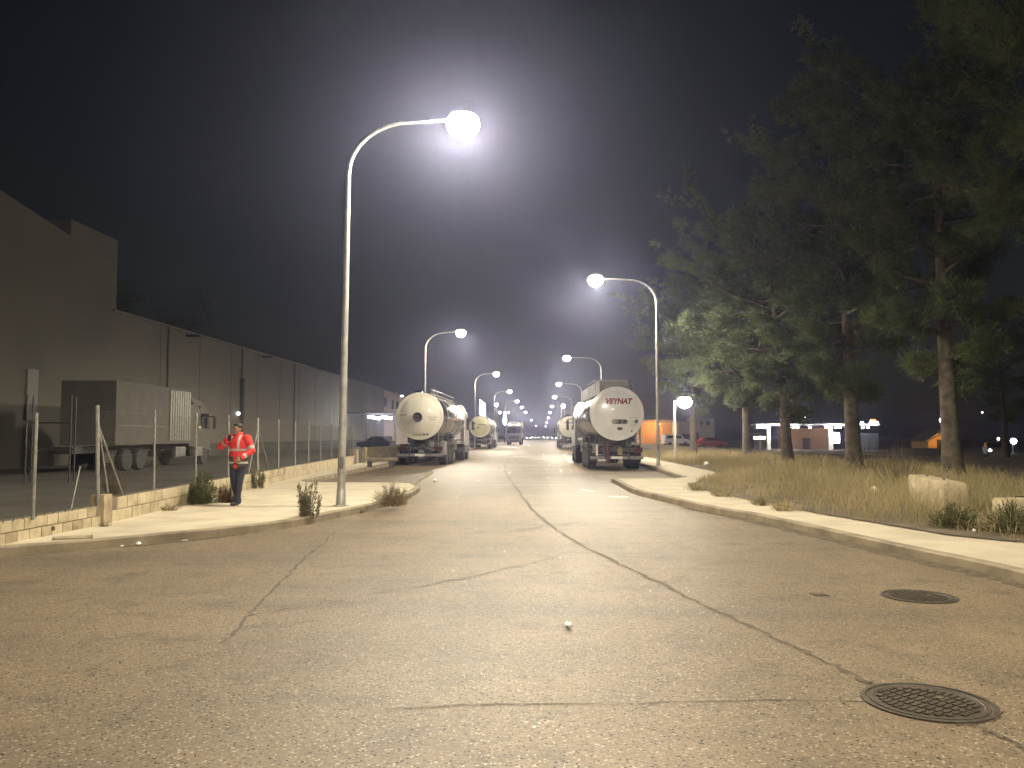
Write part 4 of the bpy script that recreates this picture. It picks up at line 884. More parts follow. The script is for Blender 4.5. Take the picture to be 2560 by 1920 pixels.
lw = empty('low_boundary_wall', (*at(2310, 1115, 105)[:2], ground_h(50, 105)), 0, 'low grey boundary wall left of the gabled shed', 'wall'); MB().box((-0.5, 0, 0.45), (4.5, 0.2, 0.9), bev=0.02).build('panel', M['greywall'], lw); MB().box((-0.5, 0, 0.94), (4.7, 0.3, 0.08)).build('coping', M['greywall'], lw)

# ------------------------------------------------------------------ concrete blocks on the verge
def conc(label, p0, p1, h, t, tilt=0.0):
    d = Vector((p1[0]-p0[0], p1[1]-p0[1], 0)); root = empty('concrete_block', (p0[0], p0[1], 0.10), math.atan2(d.y, d.x), label, 'concrete block', 'concrete blocks on the verge')
    bm = bmesh.new(); bmesh.ops.create_cube(bm, size=1); rnd = random.Random(int(h*1000))
    for v in bm.verts: v.co = Vector(((v.co.x+0.5)*d.length, v.co.y*t*(1.0 if v.co.z < 0 else 0.88), (v.co.z+0.5)*h))
    bmesh.ops.bevel(bm, geom=list(bm.edges), offset=0.03, segments=2, affect='EDGES'); bmesh.ops.subdivide_edges(bm, edges=bm.edges, cuts=2, use_grid_fill=True)
    for v in bm.verts: v.co += Vector((rnd.uniform(-1, 1), rnd.uniform(-1, 1), rnd.uniform(-1, 1)))*0.004
    me = bpy.data.meshes.new('slab'); bm.to_mesh(me); bm.free(); o = link_mesh('slab', me, M['block'], root, False); o.rotation_euler = (0, tilt, 0)
    for s in (0.28, 0.72): MB().tube([(d.length*s-0.08, 0, h-0.02), (d.length*s-0.08, 0, h+0.03), (d.length*s+0.08, 0, h+0.03), (d.length*s+0.08, 0, h-0.02)], 0.01, 6).build('lifting_loop', M['darkmetal'], root)
    return root
a = G(2296, 1248, H); b = G(2392, 1281, H)
conc('large pale concrete block half sunk in dry grass before the nearest pine trunk', (a.x, a.y), (b.x, b.y), 0.60, 0.45)
a = G(2500, 1302, H); conc('smaller concrete block behind a dark weed at the grass edge', (a.x, a.y), (a.x+1.3, a.y+0.1), 0.42, 0.5)
# ================================================================== VEGETATION
import numpy as np
def leaf_mat(name, c1, c2, sc=1.5, trans=0.25):
    m = bpy.data.materials.new(name); m.use_nodes = True; nt = m.node_tree; b = nt.nodes['Principled BSDF']
    tc = nt.nodes.new('ShaderNodeNewGeometry'); n = nt.nodes.new('ShaderNodeTexNoise'); n.inputs['Scale'].default_value = sc; n.inputs['Detail'].default_value = 3
    r = nt.nodes.new('ShaderNodeMapRange'); r.inputs[1].default_value = 0.36; r.inputs[2].default_value = 0.64
    mx = nt.nodes.new('ShaderNodeMix'); mx.data_type = 'RGBA'; mx.inputs[6].default_value = (*c1, 1); mx.inputs[7].default_value = (*c2, 1)
    nt.links.new(tc.outputs['Position'], n.inputs['Vector']); nt.links.new(n.outputs['Fac'], r.inputs[0]); nt.links.new(r.outputs[0], mx.inputs[0]); nt.links.new(mx.outputs[2], b.inputs['Base Color'])
    b.inputs['Roughness'].default_value = 0.65; b.inputs['Specular IOR Level'].default_value = 0.3
    tr = nt.nodes.new('ShaderNodeBsdfTranslucent'); nt.links.new(mx.outputs[2], tr.inputs[0]); ms = nt.nodes.new('ShaderNodeMixShader'); ms.inputs[0].default_value = trans
    out = nt.nodes['Material Output']; nt.links.new(b.outputs[0], ms.inputs[1]); nt.links.new(tr.outputs[0], ms.inputs[2]); nt.links.new(ms.outputs[0], out.inputs[0])
    return m
M['needles'] = leaf_mat('pine_needles', (0.065, 0.088, 0.030), (0.12, 0.145, 0.055), 1.2)
M['drygrass'] = leaf_mat('dry_grass', (0.44, 0.35, 0.19), (0.24, 0.205, 0.095), 0.7, 0.35)
M['greenbush'] = leaf_mat('green_weed', (0.075, 0.085, 0.03), (0.12, 0.12, 0.05), 6)
M['greyweed'] = leaf_mat('grey_green_weed', (0.13, 0.12, 0.065), (0.19, 0.17, 0.10), 6)
M['strawbush'] = leaf_mat('straw_bush', (0.27, 0.21, 0.115), (0.17, 0.13, 0.065), 7)
M['brownbush'] = leaf_mat('brown_bush', (0.13, 0.08, 0.035), (0.09, 0.055, 0.025), 7)
def raw(name, v, f, m, parent=None):
    v = np.asarray(v, dtype=np.float32); f = np.asarray(f, dtype=np.int32); me = bpy.data.meshes.new(name)
    me.vertices.add(len(v)); me.vertices.foreach_set('co', v.ravel()); n = f.shape[1]
    me.loops.add(f.size); me.loops.foreach_set('vertex_index', f.ravel()); me.polygons.add(len(f)); me.polygons.foreach_set('loop_start', np.arange(0, f.size, n, dtype=np.int32))
    me.update(); me.validate(); return link_mesh(name, me, m, parent)
def blades(base, dirs, length, width, rng, droop=0.3):
    """three-triangle bent blades: base (n,3), dirs (n,3) unit"""
    n = len(base); side = np.cross(dirs, rng.normal(size=(n, 3))); side /= np.linalg.norm(side, axis=1)[:, None]+1e-9
    L_ = length[:, None]; W_ = width[:, None]; mid = base+dirs*L_*0.55; d2 = dirs+np.c_[rng.normal(size=(n, 2))*droop, -np.abs(rng.normal(size=n))*droop]; d2 /= np.linalg.norm(d2, axis=1)[:, None]
    tip = mid+d2*L_*0.45
    v = np.stack([base-side*W_*0.5, base+side*W_*0.5, mid-side*W_*0.4, mid+side*W_*0.4, tip], 1).reshape(-1, 3)
    o = (np.arange(n)*5)[:, None]; f = np.concatenate([o+np.array([[0, 1, 3]]), o+np.array([[0, 3, 2]]), o+np.array([[2, 3, 4]])]); return v, f
rng = np.random.default_rng(11)
# ---- pines
def pine(label, x, y, height, crown_base, spread, trunk_r, lean, seed, clumps=1500, z0=0.12, group='pines along the verge', dirbias=None, per=12, wf=1.0):
    rnd = random.Random(seed); rg = np.random.default_rng(seed); root = empty('pine_tree', (x, y, z0), 0, label, 'tree', group)
    mb = MB(); top = Vector((lean[0], lean[1], height*0.93)); n = 12; pts = []; rr = []
    for i in range(n):
        t = i/(n-1); pts.append(Vector((top.x*t**1.3+0.12*math.sin(3*t+seed), top.y*t**1.3+0.12*math.cos(2.3*t+seed), top.z*t-0.05))); rr.append(trunk_r*(1.0-0.86*t)*(1.25 if i == 0 else 1.0))
    mb.tube(pts, rr, 12)
    ends = []
    nl = 30
    for k in range(nl):
        t = crown_base/height+(0.95-crown_base/height)*(k/(nl-1))**0.9; i = min(n-2, int(t*(n-1))); p = pts[i].lerp(pts[i+1], t*(n-1)-i)
        az = k*2.399+rnd.uniform(-0.4, 0.4); prof = math.sin(math.pi*min(1, 0.28+0.72*(1-(t-crown_base/height)/(1.02-crown_base/height))))**0.7
        ln = spread*max(0.15, prof)*rnd.uniform(0.7, 1.15); el = rnd.uniform(-0.22, 0.40)+0.75*(t-0.35)
        d = Vector((math.cos(az)*math.cos(el), math.sin(az)*math.cos(el), math.sin(el)))
        if dirbias is not None and k < 8: d = (d+Vector(dirbias)*0.7).normalized()
        q1 = p+d*ln*0.5+Vector((0, 0, -0.12*ln*rnd.random())); q2 = p+d*ln+Vector((0, 0, rnd.uniform(-0.05, 0.22)*ln)); r0 = trunk_r*0.34*(1.1-t)+0.02
        mb.tube([p, q1, q2], [r0, r0*0.6, 0.012], 6)
        for s in range(8):
            u = rnd.uniform(0.25, 1.0); b0 = (p.lerp(q1, u*2) if u < 0.5 else q1.lerp(q2, u*2-1)); dd = (d+Vector((rnd.gauss(0, .6), rnd.gauss(0, .6), rnd.gauss(0.18, .4)))).normalized(); l2 = ln*rnd.uniform(0.18, 0.42)
            q3 = b0+dd*l2; mb.tube([b0, q3], [r0*0.35+0.004, 0.006], 4, False); ends.append((b0, q3, dd))
        ends.append((q1, q2, d))
    mb.build('trunk', M['bark'], root, True)
    # needle tufts gathered along the twig ends
    B = []; Dv = []
    E = len(ends)
    for c in range(clumps):
        a, b, d = ends[rnd.randrange(E)]; u = rnd.uniform(0.25, 1.08); c0 = a.lerp(b, u)+Vector((rnd.gauss(0, .16), rnd.gauss(0, .16), rnd.gauss(0.06, .13)))
        B.append(c0); Dv.append(d)
    base = np.repeat(np.array([tuple(b) for b in B]), per, 0)+rg.normal(size=(clumps*per, 3))*0.05
    dirs = np.repeat(np.array([tuple(d) for d in Dv]), per, 0)*0.55+rg.normal(size=(clumps*per, 3))*0.62+np.array([0, 0, 0.22]); dirs /= np.linalg.norm(dirs, axis=1)[:, None]
    v, f = blades(base, dirs, rg.uniform(0.18, 0.36, clumps*per), rg.uniform(0.022, 0.044, clumps*per)*wf, rg, 0.25)
    raw('crown', v, f, M['needles'], root)
    return root
pine('nearest pine, its low crown hanging over the concrete blocks', 14.2, 19.0, 12.5, 4.2, 4.8, 0.30, (-0.3, 0.2), 21, 5200, dirbias=(-0.5, 0.2, 0), per=24, wf=0.42)
pine('thick pine behind the large concrete block', 12.95, 27.0, 13.8, 3.5, 4.8, 0.31, (0.1, 0.3), 22, 5600, per=18, wf=0.6)
pine('pine with a low lit bough left of its thick straight trunk', 12.5, 33.8, 13.6, 3.2, 4.8, 0.32, (-0.2, 0.4), 23, 5600, dirbias=(-0.6, -0.4, -0.15), per=15, wf=0.75)
pine('pine whose slim trunk leans left over the dry grass', 12.0, 41.0, 12.2, 3.0, 4.8, 0.29, (-1.1, 0.2), 24, 5400, dirbias=(-0.4, -0.2, -0.1))
pine('pine standing straight between the leaning pine and the short lamp', 12.0, 49.5, 10.8, 3.3, 5.4, 0.27, (-0.6, 0.0), 25, 5400, dirbias=(-0.9, -0.2, 0))
pine('farthest pine of the row, standing behind the short warm lamp', 10.1, 57.0, 11.4, 3.6, 4.6, 0.26, (0.0, 0.2), 26, 4600, dirbias=(-0.6, -0.2, 0))
pine('dark pine standing alone beyond the row near the far headlights', 33.5, 62.0, 10.5, 3.2, 3.4, 0.26, (0.1, 0.1), 27, 1600, z0=-0.35, group=None)
pine('dim tree crown rising behind the warehouse roof, nearer the gable block', -45, 82.0, 16.2, 4.5, 5.0, 0.32, (0.1, 0.1), 28, 1900, z0=0.0, group='trees behind the warehouse')
pine('dim tree crown rising behind the long warehouse roof edge', -44, 98.0, 15.5, 4.5, 5.0, 0.32, (0.1, 0.1), 29, 1900, z0=0.0, group='trees behind the warehouse')
# ---- dry grass on the verge
def edge_x(y):
    for i in range(len(GEpath)-1):
        a, b = GEpath[i], GEpath[i+1]
        if a.y <= y <= b.y and b.y > a.y: return a.x+(b.x-a.x)*(y-a.y)/(b.y-a.y)
    return 6.9
N = 62000
yy = 6+ (np.random.default_rng(3).random(N)**1.55)*62; ex = np.array([edge_x(q) for q in yy]); wid = np.where(yy < 40, 9.5, 8.0)
r2 = np.random.default_rng(4); u = r2.random(N)**1.25
xx = ex-0.05+u*wid
def vnoise(x, y, s, seed):
    rg = np.random.default_rng(seed); tab = rg.random((64, 64)); gx, gy = x/s, y/s; ix, iy = np.floor(gx).astype(int), np.floor(gy).astype(int); fx, fy = gx-ix, gy-iy; fx = fx*fx*(3-2*fx); fy = fy*fy*(3-2*fy)
    t = lambda i, j: tab[i % 64, j % 64]
    return (t(ix, iy)*(1-fx)+t(ix+1, iy)*fx)*(1-fy)+(t(ix, iy+1)*(1-fx)+t(ix+1, iy+1)*fx)*fy
dens = vnoise(xx, yy, 1.6, 5)*0.6+vnoise(xx, yy, 0.5, 6)*0.4
keep = (dens+r2.random(N)*0.35 > 0.42)
edge_d = xx-ex; keep &= ~((edge_d < 0.5) & (vnoise(xx, yy, 0.7, 8) < 0.45))
xx, yy, dens, edge_d = xx[keep], yy[keep], dens[keep], edge_d[keep]; n = len(xx)
base = np.c_[xx, yy, np.full(n, 0.12)]
dirs = np.c_[r2.normal(size=(n, 2))*0.33, np.ones(n)]; dirs /= np.linalg.norm(dirs, axis=1)[:, None]
Lg = (0.20+0.80*dens*r2.random(n))*np.clip(0.35+edge_d*0.55, 0.4, 1.25)
v, f = blades(base, dirs, Lg, np.where(yy > 25, 0.012, 0.0075)*r2.uniform(0.7, 1.5, n), r2, 0.5)
o = raw('verge_grass', v, f, M['drygrass']); tag(o, 'tall dry tangled grass covering the verge under the pines', 'grass', kind='stuff')
# ---- separate weeds and bushes
def bush(name, label, cat, x, y, z, w, h, n, m, seed, lean=0.7, blade=0.02, lmin=0.35, group=None, twigs=9, stalks=False):
    rg = np.random.default_rng(seed); root = empty(name, (x, y, z), 0, label, cat, group); mb = MB(); rnd = random.Random(seed); tips = []
    for k in range(twigs):
        a = rnd.uniform(0, 6.283); r_ = w*0.5*rnd.random()**0.6; bx_, by_ = math.cos(a)*r_*0.35, math.sin(a)*r_*0.35
        tip = Vector((math.cos(a)*r_*(0.75 if stalks else 1.0), math.sin(a)*r_*(0.75 if stalks else 1.0), h*(rnd.uniform(0.35, 1.0) if stalks else (1.02-0.55*(2*r_/w)**2)*rnd.uniform(0.75, 1.0)))); b0 = Vector((bx_ if not stalks else tip.x*0.7, by_ if not stalks else tip.y*0.7, -0.02)); mid = b0.lerp(tip, 0.5)+Vector((rnd.gauss(0, w*.03), rnd.gauss(0, w*.03), 0))
        mb.tube([b0, mid, tip], [0.007, 0.005, 0.002], 4); tips.append((b0, tip))
    mb.build('stem', M['twig'], root)
    P_ = []; D_ = []
    for k in range(n):
        if stalks or rnd.random() < 0.25:
            a, b = tips[rnd.randrange(twigs)]; c = a.lerp(b, rnd.uniform(0.05, 1.0))
        else:
            az = rnd.uniform(0, 6.283); el = math.asin(rnd.random()); rr_ = rnd.random()**0.55*(0.82+0.18*math.sin(az*3+seed)); c = Vector((math.cos(az)*math.cos(el)*w*0.5*rr_, math.sin(az)*math.cos(el)*w*0.5*rr_, math.sin(el)*h*0.86*rr_))
        P_.append((c.x+rnd.gauss(0, w*.03), c.y+rnd.gauss(0, w*.03), max(0.0, c.z+rnd.gauss(0, h*.03))))
        o_ = Vector((c.x, c.y, c.z*0.5)).normalized() if c.length > 0.02 else Vector((0, 0, 1)); D_.append(tuple(o_*lean*0.8+Vector((rnd.gauss(0, lean*.7), rnd.gauss(0, lean*.7), 0.45+rnd.gauss(0, 0.3)))))
    D_ = np.array(D_); D_ /= np.linalg.norm(D_, axis=1)[:, None]
    v, f = blades(np.array(P_), D_, rg.uniform(lmin*0.4, lmin, n)*h, rg.uniform(0.6, 1.4, n)*blade, rg, 0.35); raw('leaves', v, f, m, root); return root
def bpx(name, label, cat, px, py, z, wpx, hpx, n, m, seed, **k):
    p = G(px, py, z); s = p.y/F; return bush(name, label, cat, p.x, p.y, z-0.01, wpx*s, hpx*s, n, m, seed, **k)
HP = H-0.012
bpx('green_bush', 'dense green bush at the block wall beside the person', 'bush', 503, 1259, HP, 80, 88, 2300, M['greenbush'], 31, lmin=0.20, blade=0.016, twigs=26)
bpx('brown_bush', 'small brown dry bush between the green bush and the person', 'bush', 565, 1256, HP, 62, 50, 900, M['brownbush'], 32, lmin=0.45, blade=0.009, twigs=18)
bpx('grey_weed', 'tall grey-green weed at the wall just behind the person', 'weed', 648, 1221, HP, 50, 72, 800, M['greyweed'], 33, lmin=0.16, blade=0.016, twigs=13, stalks=True)
bpx('kerb_weed', 'upright spiky weed growing at the kerb before the curved lamp', 'weed', 772, 1291, HP, 84, 88, 1500, M['greyweed'], 34, lean=0.5, lmin=0.15, blade=0.014, twigs=17, stalks=True)
bpx('straw_bush', 'wide pale straw-coloured bush on the pavement nose beside the lamp', 'bush', 980, 1262, HP, 100, 56, 2200, M['strawbush'], 35, lmin=0.34, blade=0.007, twigs=26)
bpx('wall_tuft', 'small dry tuft at the foot of the far wall run', 'weed', 787, 1180, HP, 26, 18, 220, M['strawbush'], 36, lmin=0.6, blade=0.010)
bpx('wall_tuft', 'low dry tuft at the foot of the block wall near the pier', 'weed', 425, 1276, HP, 60, 18, 320, M['strawbush'], 37, lmin=0.7, blade=0.006)
bpx('yard_bush', 'reddish dry twiggy bush behind the fence brace', 'bush', 283, 1236, 0.03, 62, 84, 500, M['brownbush'], 38, lmin=0.3, blade=0.006, twigs=26)
bpx('pier_tuft', 'scrap of dry weed at the foot of the wall pier', 'weed', 262, 1316, HP, 40, 14, 160, M['strawbush'], 39, lmin=0.8, blade=0.006)
bpx('wall_shrub', 'dark shrub before the return wall, nearer the end pier', 'shrub', 952, 1150, HP, 26, 26, 400, M['brownbush'], 40, lmin=0.4, blade=0.02, twigs=14)
bpx('wall_shrub', 'dark shrub before the return wall, nearer the tanker', 'shrub', 985, 1148, HP, 26, 30, 400, M['greenbush'], 41, lmin=0.4, blade=0.02, twigs=14)
bpx('dark_weed', 'dark bushy weed at the grass edge below the large concrete block', 'weed', 2390, 1322, 0.13, 130, 70, 1500, M['greenbush'], 42, lmin=0.28, blade=0.012, twigs=30)
bpx('dark_weed', 'dark bushy weed in front of the smaller concrete block', 'weed', 2530, 1335, 0.13, 120, 90, 1400, M['greenbush'], 43, lmin=0.28, blade=0.012, twigs=30)
bpx('bare_shrub', 'bare dark-twigged shrub between the pine and the large concrete block', 'shrub', 2245, 1215, 0.13, 150, 125, 420, M['brownbush'], 44, lmin=0.16, blade=0.005, twigs=70)
bpx('bare_shrub', 'thin bare shrub at the foot of the straight thick pine', 'shrub', 2180, 1190, 0.13, 110, 110, 260, M['brownbush'], 45, lmin=0.16, blade=0.005, twigs=46)
for i, (px_, py_, w_, h_) in enumerate([(1740, 1225, 60, 20), (1810, 1240, 70, 26), (1900, 1262, 50, 22), (1960, 1275, 80, 26)]):
    bpx('edge_tuft', 'flattened dry tuft spilling onto the right pavement, %s counting from the parking bay' % ['first', 'second', 'third', 'fourth'][i], 'weed', px_, py_, H, w_, h_, 420, M['drygrass'], 50+i, lmin=0.7, blade=0.008, group='tufts along the right pavement')
for i, (px_, py_) in enumerate([(600, 1297), (905, 1283), (700, 1322)]):
    bpx('kerb_tuft', 'tiny dry tuft in the joint of the left kerb, %s' % ['below the person', 'below the straw-coloured bush', 'below the spiky weed'][i], 'weed', px_, py_, 0.0, 26, 10, 90, M['strawbush'], 60+i, lmin=0.9, blade=0.005, group='tufts along the left kerb')
# ---- litter
def litter(label, px, py, z, s, seed, cat='litter', name='paper_scrap', flat=0.4):
    p = G(px, py, z); rnd = random.Random(seed); bm = bmesh.new(); bmesh.ops.create_icosphere(bm, subdivisions=2, radius=s)
    for v in bm.verts: v.co = Vector((v.co.x*rnd.uniform(0.7, 1.2), v.co.y*rnd.uniform(0.7, 1.2), v.co.z*flat*rnd.uniform(0.6, 1.2)))
    zb = min(v.co.z for v in bm.verts)
    for v in bm.verts: v.co.z -= zb
    me = bpy.data.meshes.new(name); bm.to_mesh(me); bm.free(); o = link_mesh(name, me, M['litter']); o.location = (p.x, p.y, z-0.002); o.rotation_euler = (0, 0, rnd.uniform(0, 3)); tag(o, label, cat); return o
litter('crumpled white scrap lying alone in the middle of the near asphalt', 1421, 1570, 0.0, 0.036, 1, flat=0.8)
litter('white scrap on the road beside the left parking bay', 1088, 1204, 0.0, 0.09, 2, flat=0.6)
litter('white scrap in the gutter below the left pavement', 346, 1364, 0.0, 0.04, 3, flat=0.7)
litter('small pale stone in the gutter beside the white scrap', 304, 1367, 0.0, 0.03, 7, flat=0.5)
litter('white bag caught in the grass behind the right pavement', 1766, 1165, 0.2, 0.12, 4, flat=0.9)
litter('pale bag in the tall grass left of the large concrete block', 2186, 1232, 0.22, 0.09, 5, flat=0.9)
litter('tiny white scrap at the grass edge under the dark weed', 2435, 1330, 0.14, 0.03, 6, flat=0.9)
p = G(415, 1354); o = MB().box((0, 0, 0.006), (0.62, 0.10, 0.010), bev=0.003).build('paper_strip', M['litter'], None, False, (p.x, p.y, 0.0)); o.rotation_euler = (0, 0, R(40)); tag(o, 'long flat strip of paper along the left gutter', 'litter')

# ================================================================== PERSON
def ell(bm, c, r, rot=None, sub=3):
    g = bmesh.ops.create_icosphere(bm, subdivisions=sub, radius=1.0); mtx = (rot or Matrix.Identity(3))
    for v in g['verts']: v.co = Vector(c)+mtx @ Vector((v.co.x*r[0], v.co.y*r[1], v.co.z*r[2]))
def capsule(bm, pts, rr, n=14, sx=1.0):
    t = MB().tube(pts, rr, n); vs_ = [bm.verts.new(p) for p in t.v]
    for f in t.f:
        try: bm.faces.new([vs_[i] for i in f])
        except ValueError: pass
    for p, r_ in zip(pts, rr if isinstance(rr, list) else [rr]*len(pts)): ell(bm, p, (r_*0.99,)*3, None, 2)
def remeshed(name, bm, vox, m, parent, smooth_it=6):
    me0 = bpy.data.meshes.new(name); bm.to_mesh(me0); bm.free(); ob = bpy.data.objects.new('tmp_shape', me0); COL.objects.link(ob)
    rm = ob.modifiers.new('r', 'REMESH'); rm.mode = 'VOXEL'; rm.voxel_size = vox
    sm = ob.modifiers.new('s', 'SMOOTH'); sm.iterations = smooth_it; sm.factor = 0.5
    bpy.context.view_layer.update(); dg = bpy.context.evaluated_depsgraph_get(); me = bpy.data.meshes.new_from_object(ob.evaluated_get(dg)); bpy.data.objects.remove(ob); me.name = name; me.materials.clear()
    return link_mesh(name, me, m, parent, False)
M['skin'] = mat('skin', (0.36, 0.20, 0.13), 0.55, col2=(0.30, 0.16, 0.10), scale=12)
M['hair'] = mat('dark_hair', (0.018, 0.014, 0.011), 0.6, col2=(0.03, 0.024, 0.018), scale=40)
M['hivis'] = mat('red_orange_hi_vis_cloth', (0.82, 0.055, 0.050), 0.7, col2=(0.70, 0.042, 0.040), scale=5, bump=0.5, bscale=14)
M['navy'] = mat('navy_cloth', (0.018, 0.020, 0.034), 0.8, col2=(0.028, 0.030, 0.045), scale=6, bump=0.5, bscale=12)
M['greycloth'] = mat('dark_grey_cloth', (0.055, 0.048, 0.045), 0.8, col2=(0.075, 0.066, 0.06), scale=6, bump=0.4, bscale=12)
M['reflect'] = mat('grey_reflective_tape', (0.58, 0.56, 0.53), 0.4, col2=(0.46, 0.44, 0.42), scale=14)
M['shoe'] = mat('black_shoe', (0.016, 0.015, 0.014), 0.5, col2=(0.026, 0.024, 0.022), scale=10)
pp = G(594, 1262, H)
pe = empty('person', (pp.x, pp.y, H-0.008), R(-14), 'person in a red hi-vis jacket and dark trousers walking on the pale pavement', 'person')
pe.scale = (1.0, 1.0, 1.0)
# local frame: faces -y, x to image right
SHL, ELL_, HNL = Vector((-0.20, 0.0, 1.40)), Vector((-0.37, -0.10, 1.23)), Vector((-0.10, -0.24, 1.36))
SHR, ELR, HNR = Vector((0.20, 0.0, 1.40)), Vector((0.31, 0.02, 1.14)), Vector((0.19, -0.19, 0.99))
HD = Vector((-0.01, -0.03, 1.605))
def hand(bm, wrist, dirv, palm_n, curl):
    d = dirv.normalized(); nrm = (palm_n-d*palm_n.dot(d)).normalized(); s = d.cross(nrm)
    ell(bm, wrist+d*0.045, (0.043, 0.043, 0.022), Matrix((s, d, nrm)).transposed(), 2)
    for i, (off, ln) in enumerate([(-0.030, 0.066), (-0.010, 0.075), (0.010, 0.070), (0.029, 0.055)]):
        a = wrist+d*0.078+s*off; b = a+(d*math.cos(curl*0.5)+nrm*math.sin(curl*0.5))*ln*0.5; c = b+(d*math.cos(curl*1.3)+nrm*math.sin(curl*1.3))*ln*0.55
        capsule(bm, [a-d*0.03, a, b, c], [0.0105, 0.0105, 0.0095, 0.008], 8)
    a = wrist+d*0.025-s*0.034; b = a+(d*0.6-s*0.7+nrm*0.3).normalized()*0.038; c = b+(d*0.9-s*0.1+nrm*0.5).normalized()*0.03; capsule(bm, [a, b, c], [0.013, 0.012, 0.010], 8)
bm = bmesh.new()
hr = Euler((0, 0, R(-22))).to_matrix()
ell(bm, HD, (0.074, 0.092, 0.112), hr); ell(bm, HD+hr @ Vector((0, -0.022, -0.055)), (0.056, 0.066, 0.062), hr)
ell(bm, HD+hr @ Vector((0, -0.094, -0.018)), (0.013, 0.02, 0.022), hr, 2); ell(bm, HD+hr @ Vector((0, -0.085, -0.066)), (0.024, 0.011, 0.010), hr, 2); ell(bm, HD+hr @ Vector((0, -0.078, -0.098)), (0.024, 0.018, 0.016), hr, 2)
for s in (-1, 1): ell(bm, HD+hr @ Vector((s*0.076, 0.008, -0.014)), (0.010, 0.02, 0.032), hr, 2); ell(bm, HD+hr @ Vector((s*0.03, -0.083, 0.022)), (0.026, 0.010, 0.010), hr, 2)
capsule(bm, [Vector((0, 0.01, 1.38)), HD+Vector((0, 0.015, -0.07))], [0.062, 0.054])
ell(bm, (0, 0.0, 1.20), (0.17, 0.10, 0.26)); ell(bm, (0, 0, 0.92), (0.16, 0.11, 0.14))
capsule(bm, [SHL, ELL_, HNL], [0.055, 0.043, 0.030]); capsule(bm, [SHR, ELR, HNR], [0.055, 0.043, 0.030])
hand(bm, HNL, (HNL-ELL_)+Vector((0.02, 0, 0.10)), Vector((0.2, 1, 0)), 0.9); hand(bm, HNR, (HNR-ELR)+Vector((-0.05, 0, -0.05)), Vector((-0.6, 0.5, 0.1)), 0.6)
HIPL, KNL, ANL = Vector((-0.085, 0, 0.88)), Vector((-0.075, -0.03, 0.48)), Vector((-0.055, 0.10, 0.10))
HIPR, KNR, ANR = Vector((0.085, 0, 0.88)), Vector((0.075, -0.07, 0.48)), Vector((0.045, -0.10, 0.09))
capsule(bm, [HIPL, KNL, ANL], [0.078, 0.052, 0.038]); capsule(bm, [HIPR, KNR, ANR], [0.078, 0.052, 0.038])
remeshed('body', bm, 0.0075, M['skin'], pe, 4)
for s in (-1, 1):
    bm = bmesh.new(); ell(bm, HD+hr @ Vector((s*0.029, -0.084, 0.008)), (0.013, 0.009, 0.007), hr, 2); me = bpy.data.meshes.new('eye'); bm.to_mesh(me); bm.free(); link_mesh('eye', me, M['hair'], pe, True)
bm = bmesh.new(); ell(bm, HD+hr @ Vector((0, 0.018, 0.038)), (0.083, 0.094, 0.090), hr); ell(bm, HD+hr @ Vector((0, 0.055, -0.02)), (0.072, 0.052, 0.075), hr); ell(bm, HD+hr @ Vector((0, -0.045, 0.088)), (0.055, 0.045, 0.030), hr)
remeshed('hair', bm, 0.009, M['hair'], pe, 2)
def inflate(c, d): return c
bm = bmesh.new()   # trousers
capsule(bm, [HIPL, KNL, ANL+Vector((0, 0, 0.0))], [0.108, 0.080, 0.068]); capsule(bm, [HIPR, KNR, ANR], [0.108, 0.080, 0.068]); ell(bm, (0, 0.01, 0.90), (0.178, 0.135, 0.12))
remeshed('trousers', bm, 0.011, M['navy'], pe, 5)
for A_, yw in ((ANL, 8), (ANR, -6)):
    bm = bmesh.new(); rr_ = Euler((0, 0, R(yw))).to_matrix(); b0 = Vector((A_.x, A_.y, 0.045)); ell(bm, b0+rr_ @ Vector((0, -0.07, 0)), (0.048, 0.115, 0.045), rr_); ell(bm, b0+Vector((0, 0.03, 0.025)), (0.045, 0.06, 0.062)); 
    o = remeshed('shoe', bm, 0.009, M['shoe'], pe, 3)
    for v in o.data.vertices: v.co.z = max(v.co.z, 0.002)
bm = bmesh.new()   # jacket
ell(bm, (0, 0.0, 1.24), (0.222, 0.150, 0.25)); ell(bm, (0, 0.0, 1.02), (0.222, 0.160, 0.22)); ell(bm, (0, 0.005, 0.86), (0.215, 0.160, 0.13)); ell(bm, (0, 0.01, 1.40), (0.215, 0.10, 0.085))
capsule(bm, [SHL, ELL_, ELL_.lerp(HNL, 0.93)], [0.094, 0.078, 0.056]); capsule(bm, [SHR, ELR, ELR.lerp(HNR, 0.93)], [0.094, 0.080, 0.058]); capsule(bm, [Vector((0, 0.015, 1.40)), Vector((0, 0.012, 1.49))], [0.098, 0.082])
jk = remeshed('jacket', bm, 0.012, M['hivis'], pe, 6); jk.data.materials.append(M['greycloth']); jk.data.materials.append(M['reflect'])
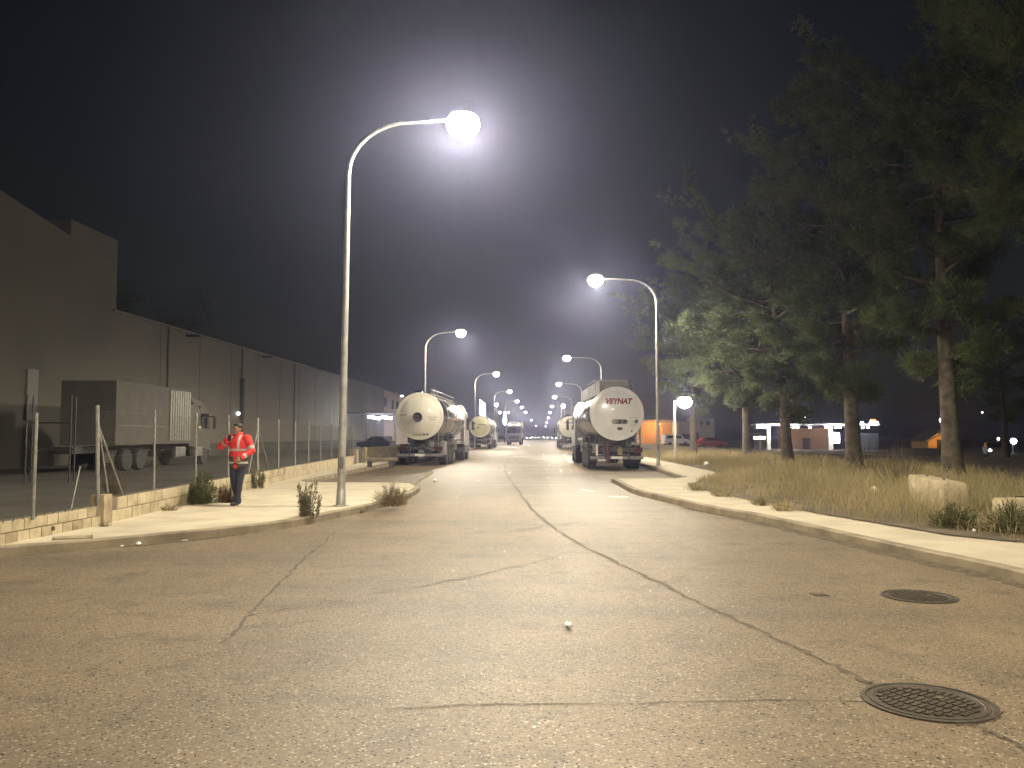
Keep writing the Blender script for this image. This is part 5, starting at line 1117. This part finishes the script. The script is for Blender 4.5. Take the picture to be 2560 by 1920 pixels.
def mark_jacket():
    for p in jk.data.polygons:
        c = p.center; arm = (c.x < -0.235 or (c.y < -0.155 and c.x < -0.06 and c.z > 1.22)) or (c.x > 0.225) or (c.y < -0.15 and c.x > 0.09 and c.z < 1.12 and (c-ELR.lerp(HNR, 0.6)).length < 0.13)
        mi = 0
        if not arm:
            red_flap = abs(c.x-0.02) < 0.035 and c.y < 0
            if c.z < 1.03 and not red_flap: mi = 1
            if 0.865 < c.z < 0.915 and not red_flap: mi = 2
            if 1.135 < c.z < 1.185: mi = 2
            if 1.18 < c.z < 1.47 and 0.055 < abs(c.x) < 0.10 and c.y < 0.03 and c.x > 0: mi = 2
        else:
            tl = (c-SHL).dot((ELL_-SHL).normalized())/(ELL_-SHL).length; tr_ = (c-SHR).dot((ELR-SHR).normalized())/(ELR-SHR).length
            if c.x > 0 and 0.62 < tr_ < 0.86 and (c-ELR.lerp(SHR, 0.3)).length < 0.16: mi = 2
            ul = (c-ELL_).dot((HNL-ELL_).normalized())/(HNL-ELL_).length; ur = (c-ELR).dot((HNR-ELR).normalized())/(HNR-ELR).length
            if c.x < 0 and 0.50 < ul < 0.72: mi = 2
            if c.x > 0 and 0.60 < ur < 0.80 and c.y < -0.05: mi = 2
        p.material_index = mi
mark_jacket()
for k in ('body', 'trousers', 'jacket', 'hair', 'shoe'):
    for ch in pe.children:
        if ch.name.split('.')[0] == k: ch.data.polygons.foreach_set('use_smooth', [True]*len(ch.data.polygons))
ph = MB().box((0, 0, 0), (0.07, 0.012, 0.14), bev=0.004).build('hand_radio', M['darkmetal'], None, False, (0, 0, 0)); 
w_ = Euler((0, 0, R(-14))).to_matrix() @ (HNL+Vector((0.065, -0.045, 0.05))); ph.location = pe.location+w_; ph.rotation_euler = (R(10), R(20), R(-14)); ph.name = 'phone'; tag(ph, 'dark phone held up to the chest by the person in red', 'phone')

# ================================================================== HAZE ADDED FOR LAMP GLOW
hz = MB().box((0, 640, 8.2), (1400, 1400, 21.6)).build('haze', None); hz['kind'] = 'stuff'; tag(hz, 'thin haze added for the glow around the street lamps', 'haze')  # volume added to imitate lens glow around the lamps
hm = bpy.data.materials.new('added_glow_haze'); hm.use_nodes = True; nt = hm.node_tree; nt.nodes.clear()
pv = nt.nodes.new('ShaderNodeVolumePrincipled'); pv.inputs['Density'].default_value = 0.0011; pv.inputs['Color'].default_value = (0.60, 0.63, 1.0, 1); pv.inputs['Anisotropy'].default_value = 0.82
mo = nt.nodes.new('ShaderNodeOutputMaterial'); nt.links.new(pv.outputs[0], mo.inputs['Volume']); hz.data.materials.append(hm)
